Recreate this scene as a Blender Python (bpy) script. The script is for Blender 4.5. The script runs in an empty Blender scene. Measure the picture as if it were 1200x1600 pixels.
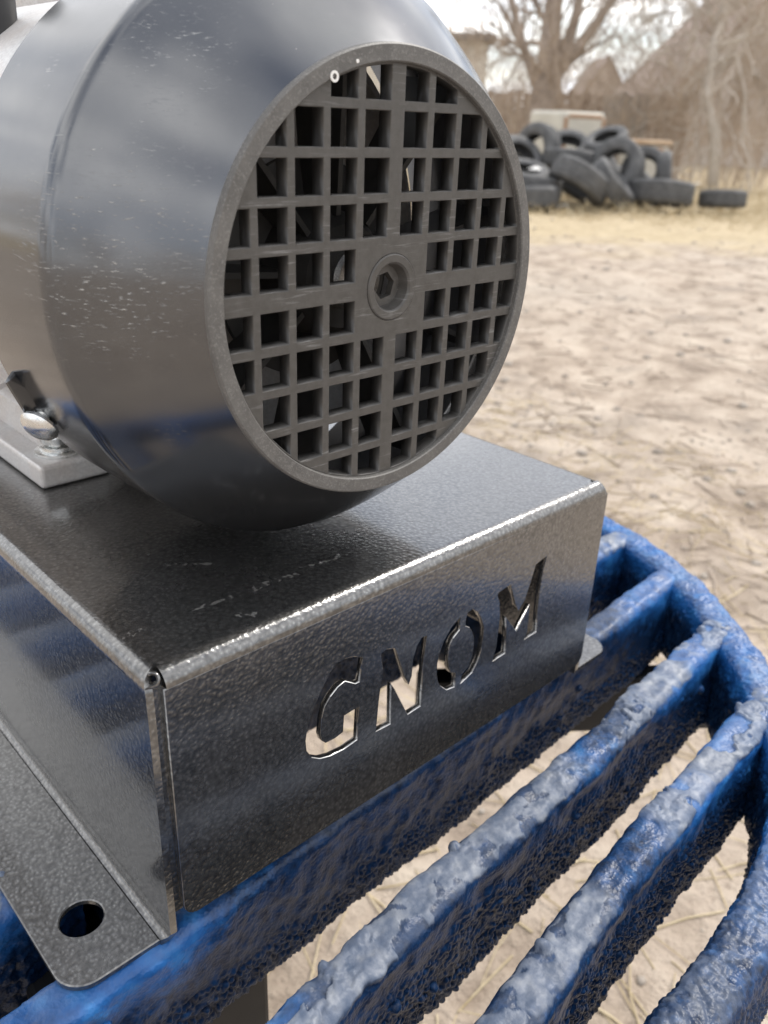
import bpy, math, random
import numpy as np
from mathutils import Matrix, Vector
rnd = random.Random(7)
sc = bpy.context.scene
col = sc.collection
R = math.radians

# ------------------------------------------------------------------ camera
Z0 = 0.670                       # height of the bracket's top above the ground
FPX = 1305.54                    # focal length in pixels of the 1200 x 1600 photograph
CAMR = np.array([[0.7316, -0.6808, 0.0346], [-0.2652, -0.3309, -0.9056], [0.6280, 0.6534, -0.4227]])
CAMC = np.array([-0.1046, -0.2229, 0.1766 + Z0])
cam_d = bpy.data.cameras.new('camera')
cam = bpy.data.objects.new('camera', cam_d); col.objects.link(cam)
_r = np.array([CAMR[0] / np.linalg.norm(CAMR[0]), CAMR[1] / np.linalg.norm(CAMR[1]), CAMR[2] / np.linalg.norm(CAMR[2])])
cam.matrix_world = Matrix(((_r[0][0], -_r[1][0], -_r[2][0], CAMC[0]), (_r[0][1], -_r[1][1], -_r[2][1], CAMC[1]),
                           (_r[0][2], -_r[1][2], -_r[2][2], CAMC[2]), (0, 0, 0, 1)))
cam_d.sensor_fit = 'VERTICAL'; cam_d.sensor_height = 36.0
cam_d.lens = FPX / 1600 * 36.0
cam_d.clip_start = 0.02; cam_d.clip_end = 2000
cam_d.dof.use_dof = True; cam_d.dof.focus_distance = 0.335; cam_d.dof.aperture_fstop = 12.5
sc.camera = cam

# ------------------------------------------------------------------ sky, sun, exposure
SUN_EL, SUN_DIR = R(50), (0.9995, -0.03)          # horizontal direction towards the sun
w = bpy.data.worlds.new('World'); sc.world = w; w.use_nodes = True
nt = w.node_tree; nt.nodes.clear()
def wn(t, **k):
    n = nt.nodes.new(t)
    for a, b in k.items(): setattr(n, a, b)
    return n
sky = wn('ShaderNodeTexSky', sky_type='NISHITA', sun_disc=False, sun_elevation=SUN_EL,
         sun_rotation=math.atan2(SUN_DIR[0], SUN_DIR[1]), dust_density=1.6, air_density=1.0, altitude=100)
tc = wn('ShaderNodeTexCoord'); sep = wn('ShaderNodeSeparateXYZ')
mx = wn('ShaderNodeMath', operation='MAXIMUM'); mx.inputs[1].default_value = 0.0
ad = wn('ShaderNodeMath', operation='ADD'); ad.inputs[1].default_value = 0.22
dv = wn('ShaderNodeVectorMath', operation='DIVIDE'); cmb = wn('ShaderNodeCombineXYZ')
nz = wn('ShaderNodeTexNoise'); nz.inputs['Scale'].default_value = 1.5; nz.inputs['Detail'].default_value = 7; nz.inputs['Roughness'].default_value = 0.58
rp = wn('ShaderNodeValToRGB'); rp.color_ramp.elements[0].position = 0.28; rp.color_ramp.elements[1].position = 0.56
nz2 = wn('ShaderNodeTexNoise'); nz2.inputs['Scale'].default_value = 3.4; nz2.inputs['Detail'].default_value = 6; nz2.inputs['Roughness'].default_value = 0.6
cr2 = wn('ShaderNodeValToRGB'); cr2.color_ramp.elements[0].position = 0.36; cr2.color_ramp.elements[1].position = 0.58
mixk = wn('ShaderNodeMixRGB'); mixk.inputs[1].default_value = (7.0, 7.3, 8.0, 1); mixk.inputs[2].default_value = (14.5, 14.3, 14.0, 1)
mixc = wn('ShaderNodeMixRGB')
bg = wn('ShaderNodeBackground'); bg.inputs[1].default_value = 0.15
out = wn('ShaderNodeOutputWorld')
L = nt.links.new
L(tc.outputs['Generated'], sep.inputs[0]); L(sep.outputs[2], mx.inputs[0]); L(mx.outputs[0], ad.inputs[0])
for i in range(3): L(ad.outputs[0], cmb.inputs[i])
L(tc.outputs['Generated'], dv.inputs[0]); L(cmb.outputs[0], dv.inputs[1]); L(dv.outputs[0], nz.inputs['Vector'])
L(nz.outputs['Fac'], rp.inputs[0]); L(rp.outputs[0], mixc.inputs[0]); L(sky.outputs[0], mixc.inputs[1])
L(dv.outputs[0], nz2.inputs['Vector']); L(nz2.outputs['Fac'], cr2.inputs[0]); L(cr2.outputs[0], mixk.inputs[0]); L(mixk.outputs[0], mixc.inputs[2])
L(mixc.outputs[0], bg.inputs[0]); L(bg.outputs[0], out.inputs[0])
sd = bpy.data.lights.new('sun', 'SUN'); sd.energy = 2.6; sd.angle = R(1.5); sd.color = (1.0, 0.95, 0.88)
so = bpy.data.objects.new('sun', sd); col.objects.link(so)
tos = Vector((SUN_DIR[0] * math.cos(SUN_EL), SUN_DIR[1] * math.cos(SUN_EL), math.sin(SUN_EL)))
so.rotation_euler = tos.to_track_quat('Z', 'Y').to_euler(); so.location = (3, 2, 6)
sc.view_settings.view_transform = 'Standard'; sc.view_settings.look = 'None'; sc.view_settings.gamma = 1
sc.view_settings.exposure = 0.12
sc.cycles.use_denoising = True
sc.cycles.max_bounces = 8

# ------------------------------------------------------------------ small helpers
def tag(o, label=None, cat=None, group=None, kind=None):
    if label: o['label'] = label
    if cat: o['category'] = cat
    if group: o['group'] = group
    if kind: o['kind'] = kind
    return o
def empty(name, loc=(0, 0, 0), rz=0):
    o = bpy.data.objects.new(name, None); col.objects.link(o); o.location = loc; o.rotation_euler.z = rz
    o.empty_display_size = 0.05
    return o
def link(name, me, mat, parent=None, smooth=True, off=None):
    o = bpy.data.objects.new(name, me); col.objects.link(o)
    if mat: me.materials.append(mat)
    if parent: o.parent = parent
    if off is not None: o.location = off
    if smooth: me.polygons.foreach_set('use_smooth', [True] * len(me.polygons))
    return o
def fast(name, V, F):
    """mesh from numpy vertices and quads / triangles (one array)"""
    V = np.asarray(V, dtype=np.float32); F = np.asarray(F, dtype=np.int32); k = F.shape[1]
    me = bpy.data.meshes.new(name)
    me.vertices.add(len(V)); me.vertices.foreach_set('co', V.ravel())
    me.loops.add(F.size); me.loops.foreach_set('vertex_index', F.ravel())
    me.polygons.add(len(F)); me.polygons.foreach_set('loop_start', np.arange(0, F.size, k, dtype=np.int32))
    try: me.polygons.foreach_set('loop_total', np.full(len(F), k, dtype=np.int32))
    except Exception: pass
    me.update(calc_edges=True); me.validate()
    return me
class MB:
    def __init__(s): s.v = []; s.f = []
    def add(s, v, f):
        b = len(s.v); s.v += [tuple(p) for p in v]; s.f += [tuple(i + b for i in q) for q in f]; return s
    def box(s, a, b, rot=None, at=(0, 0, 0)):
        (x0, y0, z0), (x1, y1, z1) = a, b
        v = [Vector(p) for p in ((x0, y0, z0), (x1, y0, z0), (x1, y1, z0), (x0, y1, z0), (x0, y0, z1), (x1, y0, z1), (x1, y1, z1), (x0, y1, z1))]
        if rot is not None: v = [rot @ p for p in v]
        v = [p + Vector(at) for p in v]
        return s.add(v, [(0, 3, 2, 1), (4, 5, 6, 7), (0, 1, 5, 4), (1, 2, 6, 5), (2, 3, 7, 6), (3, 0, 4, 7)])
    def tube(s, pts, rad, n=8, cap=True):
        pts = [Vector(p) for p in pts]; rings = []; b = len(s.v)
        prev = None
        for i, p in enumerate(pts):
            d = (pts[min(i + 1, len(pts) - 1)] - pts[max(i - 1, 0)]).normalized()
            if prev is None:
                a = Vector((0, 0, 1)) if abs(d.z) < 0.9 else Vector((1, 0, 0)); u = d.cross(a).normalized()
            else:
                u = (prev - d * prev.dot(d)).normalized()
            prev = u; vv = d.cross(u); r = rad[i] if hasattr(rad, '__len__') else rad
            s.v += [tuple(p + (u * math.cos(2 * math.pi * k / n) + vv * math.sin(2 * math.pi * k / n)) * r) for k in range(n)]
        for i in range(len(pts) - 1):
            for k in range(n):
                k2 = (k + 1) % n
                s.f.append((b + i * n + k, b + i * n + k2, b + (i + 1) * n + k2, b + (i + 1) * n + k))
        if cap:
            s.f.append(tuple(b + k for k in reversed(range(n)))); e = b + (len(pts) - 1) * n
            s.f.append(tuple(e + k for k in range(n)))
        return s
    def lathe(s, prof, n, origin, axis, ref=None, close=False):
        """prof: (distance along axis, radius)"""
        axis = Vector(axis).normalized(); o = Vector(origin)
        a = ref or (Vector((0, 0, 1)) if abs(axis.z) < 0.9 else Vector((1, 0, 0)))
        u = axis.cross(a).normalized(); vv = axis.cross(u); b = len(s.v)
        for (d, r) in prof:
            for k in range(n):
                t = 2 * math.pi * k / n
                s.v.append(tuple(o + axis * d + (u * math.cos(t) + vv * math.sin(t)) * r))
        m = len(prof)
        for i in range(m if close else m - 1):
            j = (i + 1) % m
            for k in range(n):
                k2 = (k + 1) % n
                s.f.append((b + i * n + k, b + j * n + k, b + j * n + k2, b + i * n + k2))
        return s
    def mesh(s, name):
        me = bpy.data.meshes.new(name); me.from_pydata(s.v, [], s.f); me.update(); return me
    def build(s, name, mat, parent=None, smooth=False, off=None):
        return link(name, s.mesh(name), mat, parent, smooth, off)
def autosmooth(o, ang=35):
    me = o.data; me.polygons.foreach_set('use_smooth', [True] * len(me.polygons))
    try: me.set_sharp_from_angle(angle=R(ang))
    except Exception: pass
    return o
def bevel(o, wdt, seg=2, ang=40):
    m = o.modifiers.new('bevel', 'BEVEL'); m.width = wdt; m.segments = seg; m.limit_method = 'ANGLE'; m.angle_limit = R(ang)
    return o
def cut_plate(name, outer, holes, thick, frame, bev=0.0):
    """flat plate with openings; 2D outline in (a, b), frame = (origin, a axis, b axis, thickness axis)"""
    cu = bpy.data.curves.new(name, 'CURVE'); cu.dimensions = '2D'; cu.fill_mode = 'BOTH'; cu.extrude = thick / 2 - bev
    cu.bevel_depth = bev; cu.bevel_resolution = 0; cu.offset = -bev
    for pl in [outer] + list(holes):
        sp = cu.splines.new('POLY'); sp.points.add(len(pl) - 1); sp.use_cyclic_u = True
        for i, (a, b) in enumerate(pl): sp.points[i].co = (a, b, 0, 1)
    ob = bpy.data.objects.new(name, cu); col.objects.link(ob)
    dg = bpy.context.evaluated_depsgraph_get(); dg.update()
    me = bpy.data.meshes.new_from_object(ob.evaluated_get(dg))
    bpy.data.objects.remove(ob); bpy.data.curves.remove(cu)
    o, A, B, T = [Vector(q) for q in frame]
    for v in me.vertices:
        c = v.co.copy(); v.co = o + A * c.x + B * c.y + T * (c.z + thick / 2)
    if A.cross(B).dot(T) < 0: me.flip_normals()
    me.name = name
    return me
def arc(cx, cy, r, a0, a1, n):
    return [(cx + r * math.cos(a0 + (a1 - a0) * i / n), cy + r * math.sin(a0 + (a1 - a0) * i / n)) for i in range(n + 1)]

# numpy noise
def _h(i, j, k, seed):
    n = (i.astype(np.int64) * 374761393 + j.astype(np.int64) * 668265263 + k.astype(np.int64) * 2147483647 + seed * 974711) & 0xffffffff
    n = ((n ^ (n >> 13)) * 1274126177) & 0xffffffff
    n = ((n ^ (n >> 16)) * 2246822519) & 0xffffffff
    return ((n ^ (n >> 15)) & 0xffffff) / float(0x1000000)
def vnoise(P, seed=0):
    I = np.floor(P).astype(np.int64); Fr = P - I; Fr = Fr * Fr * (3 - 2 * Fr); r = 0
    for a in (0, 1):
        for b in (0, 1):
            for c in (0, 1):
                wgt = (Fr[:, 0] if a else 1 - Fr[:, 0]) * (Fr[:, 1] if b else 1 - Fr[:, 1]) * (Fr[:, 2] if c else 1 - Fr[:, 2])
                r = r + wgt * _h(I[:, 0] + a, I[:, 1] + b, I[:, 2] + c, seed)
    return r * 2 - 1
def fbm(P, oct=4, seed=0):
    r = 0; a = 1.0; t = 0
    for o in range(oct): r = r + a * vnoise(P * 2 ** o, seed + o); t += a; a *= 0.5
    return r / t
def worley(P, seed=0):
    I = np.floor(P).astype(np.int64); best = np.full(len(P), 9.0); cid = np.zeros(len(P))
    for a in (-1, 0, 1):
        for b in (-1, 0, 1):
            for c in (-1, 0, 1):
                J = I + np.array([a, b, c])
                Q = np.stack([_h(J[:, 0], J[:, 1], J[:, 2], seed + s) for s in (1, 2, 3)], 1) + J
                d = np.sqrt(((P - Q) ** 2).sum(1)); m = d < best
                best = np.where(m, d, best); cid = np.where(m, _h(J[:, 0], J[:, 1], J[:, 2], seed + 9), cid)
    return best, cid
def sstep(a, b, x):
    t = np.clip((x - a) / (b - a), 0, 1); return t * t * (3 - 2 * t)

# un-projection of a spot seen in the photograph to a place in the yard
def ray(u, v): return Vector((np.array([(u - 600) / FPX, (v - 800) / FPX, 1.0]) @ CAMR).tolist())
CV = Vector(CAMC.tolist())
def on_ground(u, v, z=0.0):
    d = ray(u, v); return CV + d * ((z - CV.z) / d.z)
def at_depth(u, v, dep): return CV + ray(u, v) * dep
def on_y(u, v, y):
    d = ray(u, v); return CV + d * ((y - CV.y) / d.y)

# ------------------------------------------------------------------ materials
def mat(name):
    m = bpy.data.materials.new(name); m.use_nodes = True; m.node_tree.nodes.clear(); return m
class N:
    def __init__(s, name):
        s.m = mat(name); s.t = s.m.node_tree
        s.out = s.t.nodes.new('ShaderNodeOutputMaterial'); s.b = s.t.nodes.new('ShaderNodeBsdfPrincipled')
        s.t.links.new(s.b.outputs[0], s.out.inputs[0])
        s.tc = s.t.nodes.new('ShaderNodeTexCoord')
    def n(s, t, **k):
        q = s.t.nodes.new(t)
        for a, b in k.items():
            if a in q.inputs: q.inputs[a].default_value = b
            else: setattr(q, a, b)
        return q
    def l(s, a, b): s.t.links.new(a, b); return s
    def set(s, **k):
        for a, b in k.items(): s.b.inputs[a.replace('_', ' ')].default_value = b
        return s
    def noise(s, scale, detail=4, rough=0.5, vec=None, dist=0.0):
        q = s.n('ShaderNodeTexNoise'); q.inputs['Scale'].default_value = scale; q.inputs['Detail'].default_value = detail
        q.inputs['Roughness'].default_value = rough; q.inputs['Distortion'].default_value = dist
        s.l(vec or s.tc.outputs['Object'], q.inputs['Vector']); return q.outputs['Fac']
    def vor(s, scale, feature='F1', vec=None, smooth=None):
        q = s.n('ShaderNodeTexVoronoi'); q.feature = feature; q.inputs['Scale'].default_value = scale
        s.l(vec or s.tc.outputs['Object'], q.inputs['Vector']); return q
    def mapv(s, scale, rot=(0, 0, 0)):
        q = s.n('ShaderNodeMapping'); q.inputs['Scale'].default_value = scale; q.inputs['Rotation'].default_value = rot
        s.l(s.tc.outputs['Object'], q.inputs['Vector']); return q.outputs[0]
    def ramp(s, fac, *stops):
        q = s.n('ShaderNodeValToRGB'); e = q.color_ramp.elements
        while len(e) < len(stops): e.new(0.5)
        for i, (p, c) in enumerate(stops):
            e[i].position = p; e[i].color = (*c, 1) if not isinstance(c, (int, float)) else (c, c, c, 1)
        s.l(fac, q.inputs[0]); return q.outputs[0]
    def mix(s, fac, a, b):
        q = s.n('ShaderNodeMixRGB')
        for i, x in ((0, fac), (1, a), (2, b)):
            if isinstance(x, (int, float)): q.inputs[i].default_value = x
            elif isinstance(x, tuple): q.inputs[i].default_value = (*x, 1)
            else: s.l(x, q.inputs[i])
        return q.outputs[0]
    def math(s, op, a, b=0.0):
        q = s.n('ShaderNodeMath', operation=op)
        for i, x in ((0, a), (1, b)):
            if isinstance(x, (int, float)): q.inputs[i].default_value = x
            else: s.l(x, q.inputs[i])
        return q.outputs[0]
    def color(s, c): s.l(c, s.b.inputs['Base Color']); return s
    def rough(s, c): s.l(c, s.b.inputs['Roughness']); return s
    def bump(s, h, dist, strength=1.0):
        q = s.n('ShaderNodeBump'); q.inputs['Distance'].default_value = dist; q.inputs['Strength'].default_value = strength
        s.l(h, q.inputs['Height'])
        if s.b.inputs['Normal'].is_linked: s.l(s.b.inputs['Normal'].links[0].from_socket, q.inputs['Normal'])
        s.l(q.outputs[0], s.b.inputs['Normal']); return s

M = {}
def CV_(u, v, y):
    p = on_y(u, v, y); return (p.x - 0.1166, p.y - 0.2, p.z - Z0 - 0.0005)
# hammer-finish paint on the bracket: dark silver grey, dimpled
k = N('hammer_paint').set(Metallic=0.84, IOR=1.5, Coat_Weight=1.0, Coat_Roughness=0.12)
wob = k.noise(420, 3); v1 = k.vor(560, 'SMOOTH_F1'); v2 = k.noise(760, 2)
cells = k.math('ADD', k.math('MULTIPLY', v1.outputs['Distance'], 0.9), k.math('MULTIPLY', v2, 0.5))
base = k.ramp(cells, (0.28, (0.22, 0.22, 0.217)), (0.6, (0.14, 0.139, 0.138)), (0.95, (0.085, 0.085, 0.085)))
sn = k.noise(1.0, 6, 0.72, k.mapv((70, 900, 200), (0, 0, 0.25))); scr = k.ramp(sn, (0.70, 0.0), (0.72, 1.0))
def scratch(a, b, wid):
    a = Vector(a) - Vector((0, 0, Z0 - 0.1298)); b = Vector(b) - Vector((0, 0, Z0 - 0.1298)); d = (b - a).normalized()
    nv_ = k.n('ShaderNodeTexNoise'); nv_.inputs['Scale'].default_value = 110; nv_.inputs['Detail'].default_value = 3; k.l(k.tc.outputs['Object'], nv_.inputs['Vector'])
    sc_ = k.n('ShaderNodeVectorMath', operation='SCALE'); k.l(nv_.outputs['Color'], sc_.inputs[0]); sc_.inputs['Scale'].default_value = 0.006
    ps_ = k.n('ShaderNodeVectorMath', operation='ADD'); k.l(k.tc.outputs['Object'], ps_.inputs[0]); k.l(sc_.outputs[0], ps_.inputs[1])
    a = a + Vector((0.003, 0.003, 0.003)); b = b + Vector((0.003, 0.003, 0.003))
    sb_ = k.n('ShaderNodeVectorMath', operation='SUBTRACT'); k.l(ps_.outputs[0], sb_.inputs[0]); sb_.inputs[1].default_value = a
    cr_ = k.n('ShaderNodeVectorMath', operation='CROSS_PRODUCT'); k.l(sb_.outputs[0], cr_.inputs[0]); cr_.inputs[1].default_value = d
    ln_ = k.n('ShaderNodeVectorMath', operation='LENGTH'); k.l(cr_.outputs[0], ln_.inputs[0])
    dt_ = k.n('ShaderNodeVectorMath', operation='DOT_PRODUCT'); k.l(sb_.outputs[0], dt_.inputs[0]); dt_.inputs[1].default_value = d
    wv_ = k.math('ADD', ln_.outputs['Value'], k.math('MULTIPLY', k.math('SUBTRACT', k.noise(300, 3), 0.5), wid * 2.4))
    inr = k.math('MULTIPLY', k.math('GREATER_THAN', dt_.outputs['Value'], 0.0), k.math('LESS_THAN', dt_.outputs['Value'], (b - a).length))
    return k.math('MULTIPLY', k.math('MULTIPLY', k.math('LESS_THAN', wv_, wid), inr), k.ramp(k.noise(330, 3), (0.50, 0.0), (0.56, 1.0)))
tp_ = lambda u, v: on_ground(u, v, Z0)
for (p_, q_, w_) in ((tp_(300, 952), tp_(405, 918), 0.0013), (tp_(400, 918), tp_(530, 868), 0.0015), (tp_(190, 995), tp_(222, 985), 0.0016), (tp_(255, 882), tp_(345, 880), 0.0008), (tp_(365, 962), tp_(400, 960), 0.0015)):
    scr = k.math('MAXIMUM', scr, scratch(p_, q_, w_))
k.color(k.mix(k.math('MULTIPLY', scr, 0.75), base, (0.75, 0.73, 0.70)))
k.rough(k.ramp(k.noise(14, 5, 0.6), (0.3, 0.20), (0.7, 0.32)))
k.bump(cells, 0.00034, 0.6).bump(k.noise(60, 2), 0.0005, 0.15)
M['hammer'] = k.m
# bright highlight painted on upward edges of the cut letters, as bare metal
k = N('edge_glint').set(Metallic=0.6, Roughness=0.4); k.color(k.ramp(k.noise(900), (0.3, (0.6, 0.6, 0.6)), (0.7, (0.8, 0.79, 0.78)))); M['edge'] = k.m
# gloss black cover with scuffs
k = N('gloss_black').set(Metallic=0.9, IOR=1.5)
dirt = k.noise(18, 5, 0.6); b0 = k.ramp(dirt, (0.3, (0.125, 0.13, 0.14)), (0.75, (0.165, 0.168, 0.175)))
clump = k.ramp(k.noise(26, 2), (0.60, 0.0), (0.74, 0.8))
_q = CV_(140, 400, 0.036); vd = k.n('ShaderNodeVectorMath', operation='DISTANCE'); k.l(k.tc.outputs['Object'], vd.inputs[0]); vd.inputs[1].default_value = _q
_q2 = CV_(270, 60, 0.030); vd2 = k.n('ShaderNodeVectorMath', operation='DISTANCE'); k.l(k.tc.outputs['Object'], vd2.inputs[0]); vd2.inputs[1].default_value = _q2
wob_ = k.math('MULTIPLY', k.math('SUBTRACT', k.noise(70, 3), 0.5), 0.035)
near_ = k.ramp(k.math('ADD', vd.outputs['Value'], wob_), (0.012, 1.0), (0.045, 0.0)); near2_ = k.ramp(k.math('ADD', vd2.outputs['Value'], wob_), (0.006, 0.7), (0.03, 0.0))
clump = k.math('MAXIMUM', clump, k.math('MAXIMUM', near_, near2_))
sc1 = k.ramp(k.noise(1.0, 5, 0.7, k.mapv((420, 130, 1500), (0.5, 0.2, 0.6))), (0.60, 0.0), (0.68, 0.8))
sp = k.ramp(k.noise(900, 2), (0.77, 0.0), (0.80, 0.7))
msk = k.math('MAXIMUM', k.math('MULTIPLY', sc1, clump), k.math('MULTIPLY', sp, 0.8))
k.color(k.mix(k.math('MULTIPLY', msk, 0.7), b0, (0.62, 0.6, 0.56)))
k.rough(k.ramp(k.noise(30, 4), (0.3, 0.14), (0.75, 0.22))); k.bump(k.noise(9, 2), 0.003, 0.06).bump(msk, 0.0002, 0.4)
M['cover'] = k.m
# moulded plastic grille, scuffed grey-brown
k = N('grille_plastic').set(IOR=1.48)
g1 = k.noise(1.0, 5, 0.65, k.mapv((60, 60, 900))); g2 = k.noise(240, 5, 0.7)
bb = k.ramp(g2, (0.3, (0.056, 0.053, 0.049)), (0.72, (0.088, 0.083, 0.077)))
wear = k.ramp(g1, (0.56, 0.0), (0.72, 1.0)); wear2 = k.ramp(k.noise(55, 3), (0.42, 0.0), (0.62, 1.0))
k.color(k.mix(k.math('MULTIPLY', k.math('MULTIPLY', wear, wear2), 0.7), bb, (0.27, 0.27, 0.27)))
k.rough(k.ramp(g2, (0.3, 0.36), (0.7, 0.55))); k.bump(g1, 0.0002, 0.35).bump(g2, 0.00015, 0.4); M['grille'] = k.m
# scuffed rim of the grille
k = N('grille_rim').set(IOR=1.48)
g2 = k.noise(1100, 3, 0.7); g3 = k.noise(90, 4, 0.6)
k.color(k.mix(k.ramp(g2, (0.52, 0.0), (0.75, 0.42)), k.ramp(g3, (0.3, (0.085, 0.082, 0.078)), (0.7, (0.13, 0.125, 0.118))), (0.33, 0.32, 0.305)))
k.set(Roughness=0.5).bump(g2, 0.00025, 0.6); M['rim_plastic'] = k.m
# inside parts
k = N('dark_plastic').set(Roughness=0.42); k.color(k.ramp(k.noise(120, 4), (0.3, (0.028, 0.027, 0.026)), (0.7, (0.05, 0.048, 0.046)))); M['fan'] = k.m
k = N('cast_aluminium').set(Metallic=0.35)
a1 = k.noise(700, 3); a2 = k.noise(60, 4)
k.color(k.mix(k.ramp(a2, (0.35, 0.0), (0.75, 0.6)), k.ramp(a1, (0.3, (0.50, 0.50, 0.505)), (0.7, (0.66, 0.66, 0.66))), (0.52, 0.47, 0.44)))
k.set(Roughness=0.42).bump(a1, 0.0004, 0.5); M['alu'] = k.m
k = N('zinc_steel').set(Metallic=0.95); k.color(k.ramp(k.noise(160, 4), (0.3, (0.62, 0.64, 0.65)), (0.7, (0.82, 0.82, 0.80)))); k.rough(k.ramp(k.noise(300, 3), (0.3, 0.16), (0.7, 0.34))); M['zinc'] = k.m
k = N('turned_steel').set(Metallic=0.9, Roughness=0.34); wv = k.noise(1.0, 2, 0.5, k.mapv((2200, 2200, 2200))); k.color(k.ramp(wv, (0.3, (0.34, 0.33, 0.32)), (0.7, (0.6, 0.59, 0.57)))).bump(wv, 0.0003, 0.6); M['steel'] = k.m
k = N('black_rubber').set(Roughness=0.5); k.color(k.ramp(k.noise(80, 4), (0.3, (0.018, 0.018, 0.019)), (0.7, (0.034, 0.034, 0.035)))); M['black'] = k.m
# thick blue paint, lumpy, with smeared skins whose sky sheen is painted pale
k = N('blue_paint').set(IOR=1.5)
at = k.n('ShaderNodeAttribute'); at.attribute_name = 'skin_sheen'
cv = k.n('ShaderNodeAttribute'); cv.attribute_name = 'spray_shade'
p1 = k.noise(90, 4); p2 = k.noise(900, 3)
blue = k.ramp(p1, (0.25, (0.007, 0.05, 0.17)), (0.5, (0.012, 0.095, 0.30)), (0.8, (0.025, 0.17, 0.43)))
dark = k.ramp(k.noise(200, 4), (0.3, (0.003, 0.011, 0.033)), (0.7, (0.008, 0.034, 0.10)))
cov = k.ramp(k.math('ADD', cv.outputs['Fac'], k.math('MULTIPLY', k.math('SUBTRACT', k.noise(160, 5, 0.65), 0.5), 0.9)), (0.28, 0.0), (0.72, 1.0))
pale = k.ramp(k.noise(140, 4), (0.3, (0.07, 0.095, 0.145)), (0.5, (0.135, 0.16, 0.21)), (0.72, (0.24, 0.26, 0.295)))  # sky sheen of the smooth tops, put into the colour
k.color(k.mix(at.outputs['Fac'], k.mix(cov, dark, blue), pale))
k.rough(k.mix(at.outputs['Fac'], k.mix(cov, (0.36, 0.36, 0.36), k.ramp(p1, (0.3, 0.34), (0.7, 0.50))), (0.48, 0.48, 0.48)))
k.l(k.ramp(cov, (0.0, 0.30), (1.0, 0.5)), k.b.inputs['Specular IOR Level'])
grn = k.math('MULTIPLY', k.vor(560).outputs['Distance'], k.math('SUBTRACT', 1.0, at.outputs['Fac']))
k.bump(p2, 0.0005, 0.3).bump(grn, 0.0008, 0.28)
M['blue'] = k.m
k = N('dark_steel').set(Roughness=0.55, Metallic=0.2); k.color(k.ramp(k.noise(50, 4), (0.3, (0.006, 0.007, 0.009)), (0.7, (0.014, 0.015, 0.018)))); M['dark'] = k.m
# tyre rubber, dusty
k = N('tyre_rubber').set(Roughness=0.7); k.color(k.ramp(k.noise(7, 5, 0.6), (0.3, (0.050, 0.051, 0.053)), (0.7, (0.125, 0.125, 0.126)))); k.bump(k.noise(60, 3), 0.004, 0.5); M['tyre'] = k.m
# ground
k = N('sandy_ground').set(Roughness=0.92)
q1 = k.noise(0.55, 6, 0.6); q2 = k.noise(5.0, 6, 0.65); q3 = k.noise(60, 5, 0.7); q4 = k.noise(1.7, 4, 0.6, k.mapv((1, 1, 1)))
sand = k.ramp(q2, (0.30, (0.19, 0.145, 0.11)), (0.42, (0.34, 0.275, 0.215)), (0.52, (0.43, 0.355, 0.285)), (0.68, (0.53, 0.455, 0.37)))
spot = k.ramp(k.noise(3.1, 4, 0.55), (0.30, 0.75), (0.40, 0.0)); sand = k.mix(spot, sand, (0.20, 0.165, 0.135))
sand = k.mix(k.ramp(q1, (0.45, 0.0), (0.65, 0.55)), sand, (0.46, 0.40, 0.335))
spr = k.n('ShaderNodeSeparateXYZ'); k.l(k.tc.outputs['Object'], spr.inputs[0])
far = k.math('ADD', k.math('MULTIPLY', spr.outputs[0], 0.63), k.math('MULTIPLY', spr.outputs[1], 0.65))
edge = k.math('ADD', far, k.math('MULTIPLY', k.math('SUBTRACT', q4, 0.5), 2.6))
sand = k.mix(k.ramp(k.math('MULTIPLY', edge, 0.05), (0.28, 0.0), (0.335, 0.8)), sand, k.ramp(k.noise(9, 5, 0.7), (0.3, (0.36, 0.28, 0.16)), (0.7, (0.56, 0.46, 0.29))))
sand = k.mix(k.ramp(q3, (0.33, 0.55), (0.45, 0.0)), sand, (0.17, 0.13, 0.10))
k.color(sand); k.bump(q2, 0.06, 0.6).bump(q3, 0.012, 0.7); M['ground'] = k.m
k = N('straw').set(Roughness=0.7); oi = k.n('ShaderNodeObjectInfo'); k.color(k.ramp(k.noise(25, 3), (0.3, (0.40, 0.31, 0.17)), (0.7, (0.66, 0.56, 0.38)))); M['straw'] = k.m
k = N('pebble').set(Roughness=0.8); k.color(k.ramp(k.noise(14, 3), (0.3, (0.24, 0.205, 0.17)), (0.7, (0.42, 0.375, 0.325)))); M['pebble'] = k.m
k = N('grey_bark').set(Roughness=0.9); k.color(k.ramp(k.noise(3, 5), (0.3, (0.21, 0.165, 0.13)), (0.7, (0.34, 0.28, 0.235)))); k.bump(k.noise(20, 4), 0.02, 0.6); M['bark'] = k.m
k = N('pale_bark').set(Roughness=0.9); k.color(k.ramp(k.noise(3, 5), (0.3, (0.42, 0.37, 0.31)), (0.7, (0.58, 0.53, 0.47)))); M['pale_bark'] = k.m
k = N('twig_brown').set(Roughness=0.9); k.color(k.ramp(k.noise(2, 4), (0.3, (0.33, 0.265, 0.21)), (0.7, (0.50, 0.42, 0.345)))); M['twig'] = k.m
def plain(name, a, b, scale=4, rough=0.8, bmp=0.0):
    q = N(name).set(Roughness=rough); q.color(q.ramp(q.noise(scale, 5, 0.6), (0.3, a), (0.7, b)))
    if bmp: q.bump(q.noise(scale * 5, 4), bmp, 0.5)
    M[name] = q.m
plain('pale_panel', (0.42, 0.40, 0.35), (0.56, 0.54, 0.48), 3)
plain('rust', (0.27, 0.17, 0.11), (0.42, 0.30, 0.21), 9)
plain('rust_pale', (0.40, 0.27, 0.17), (0.60, 0.47, 0.34), 6)
plain('house_wall', (0.42, 0.37, 0.335), (0.54, 0.485, 0.44), 1.2, 0.85, 0.02)
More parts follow.
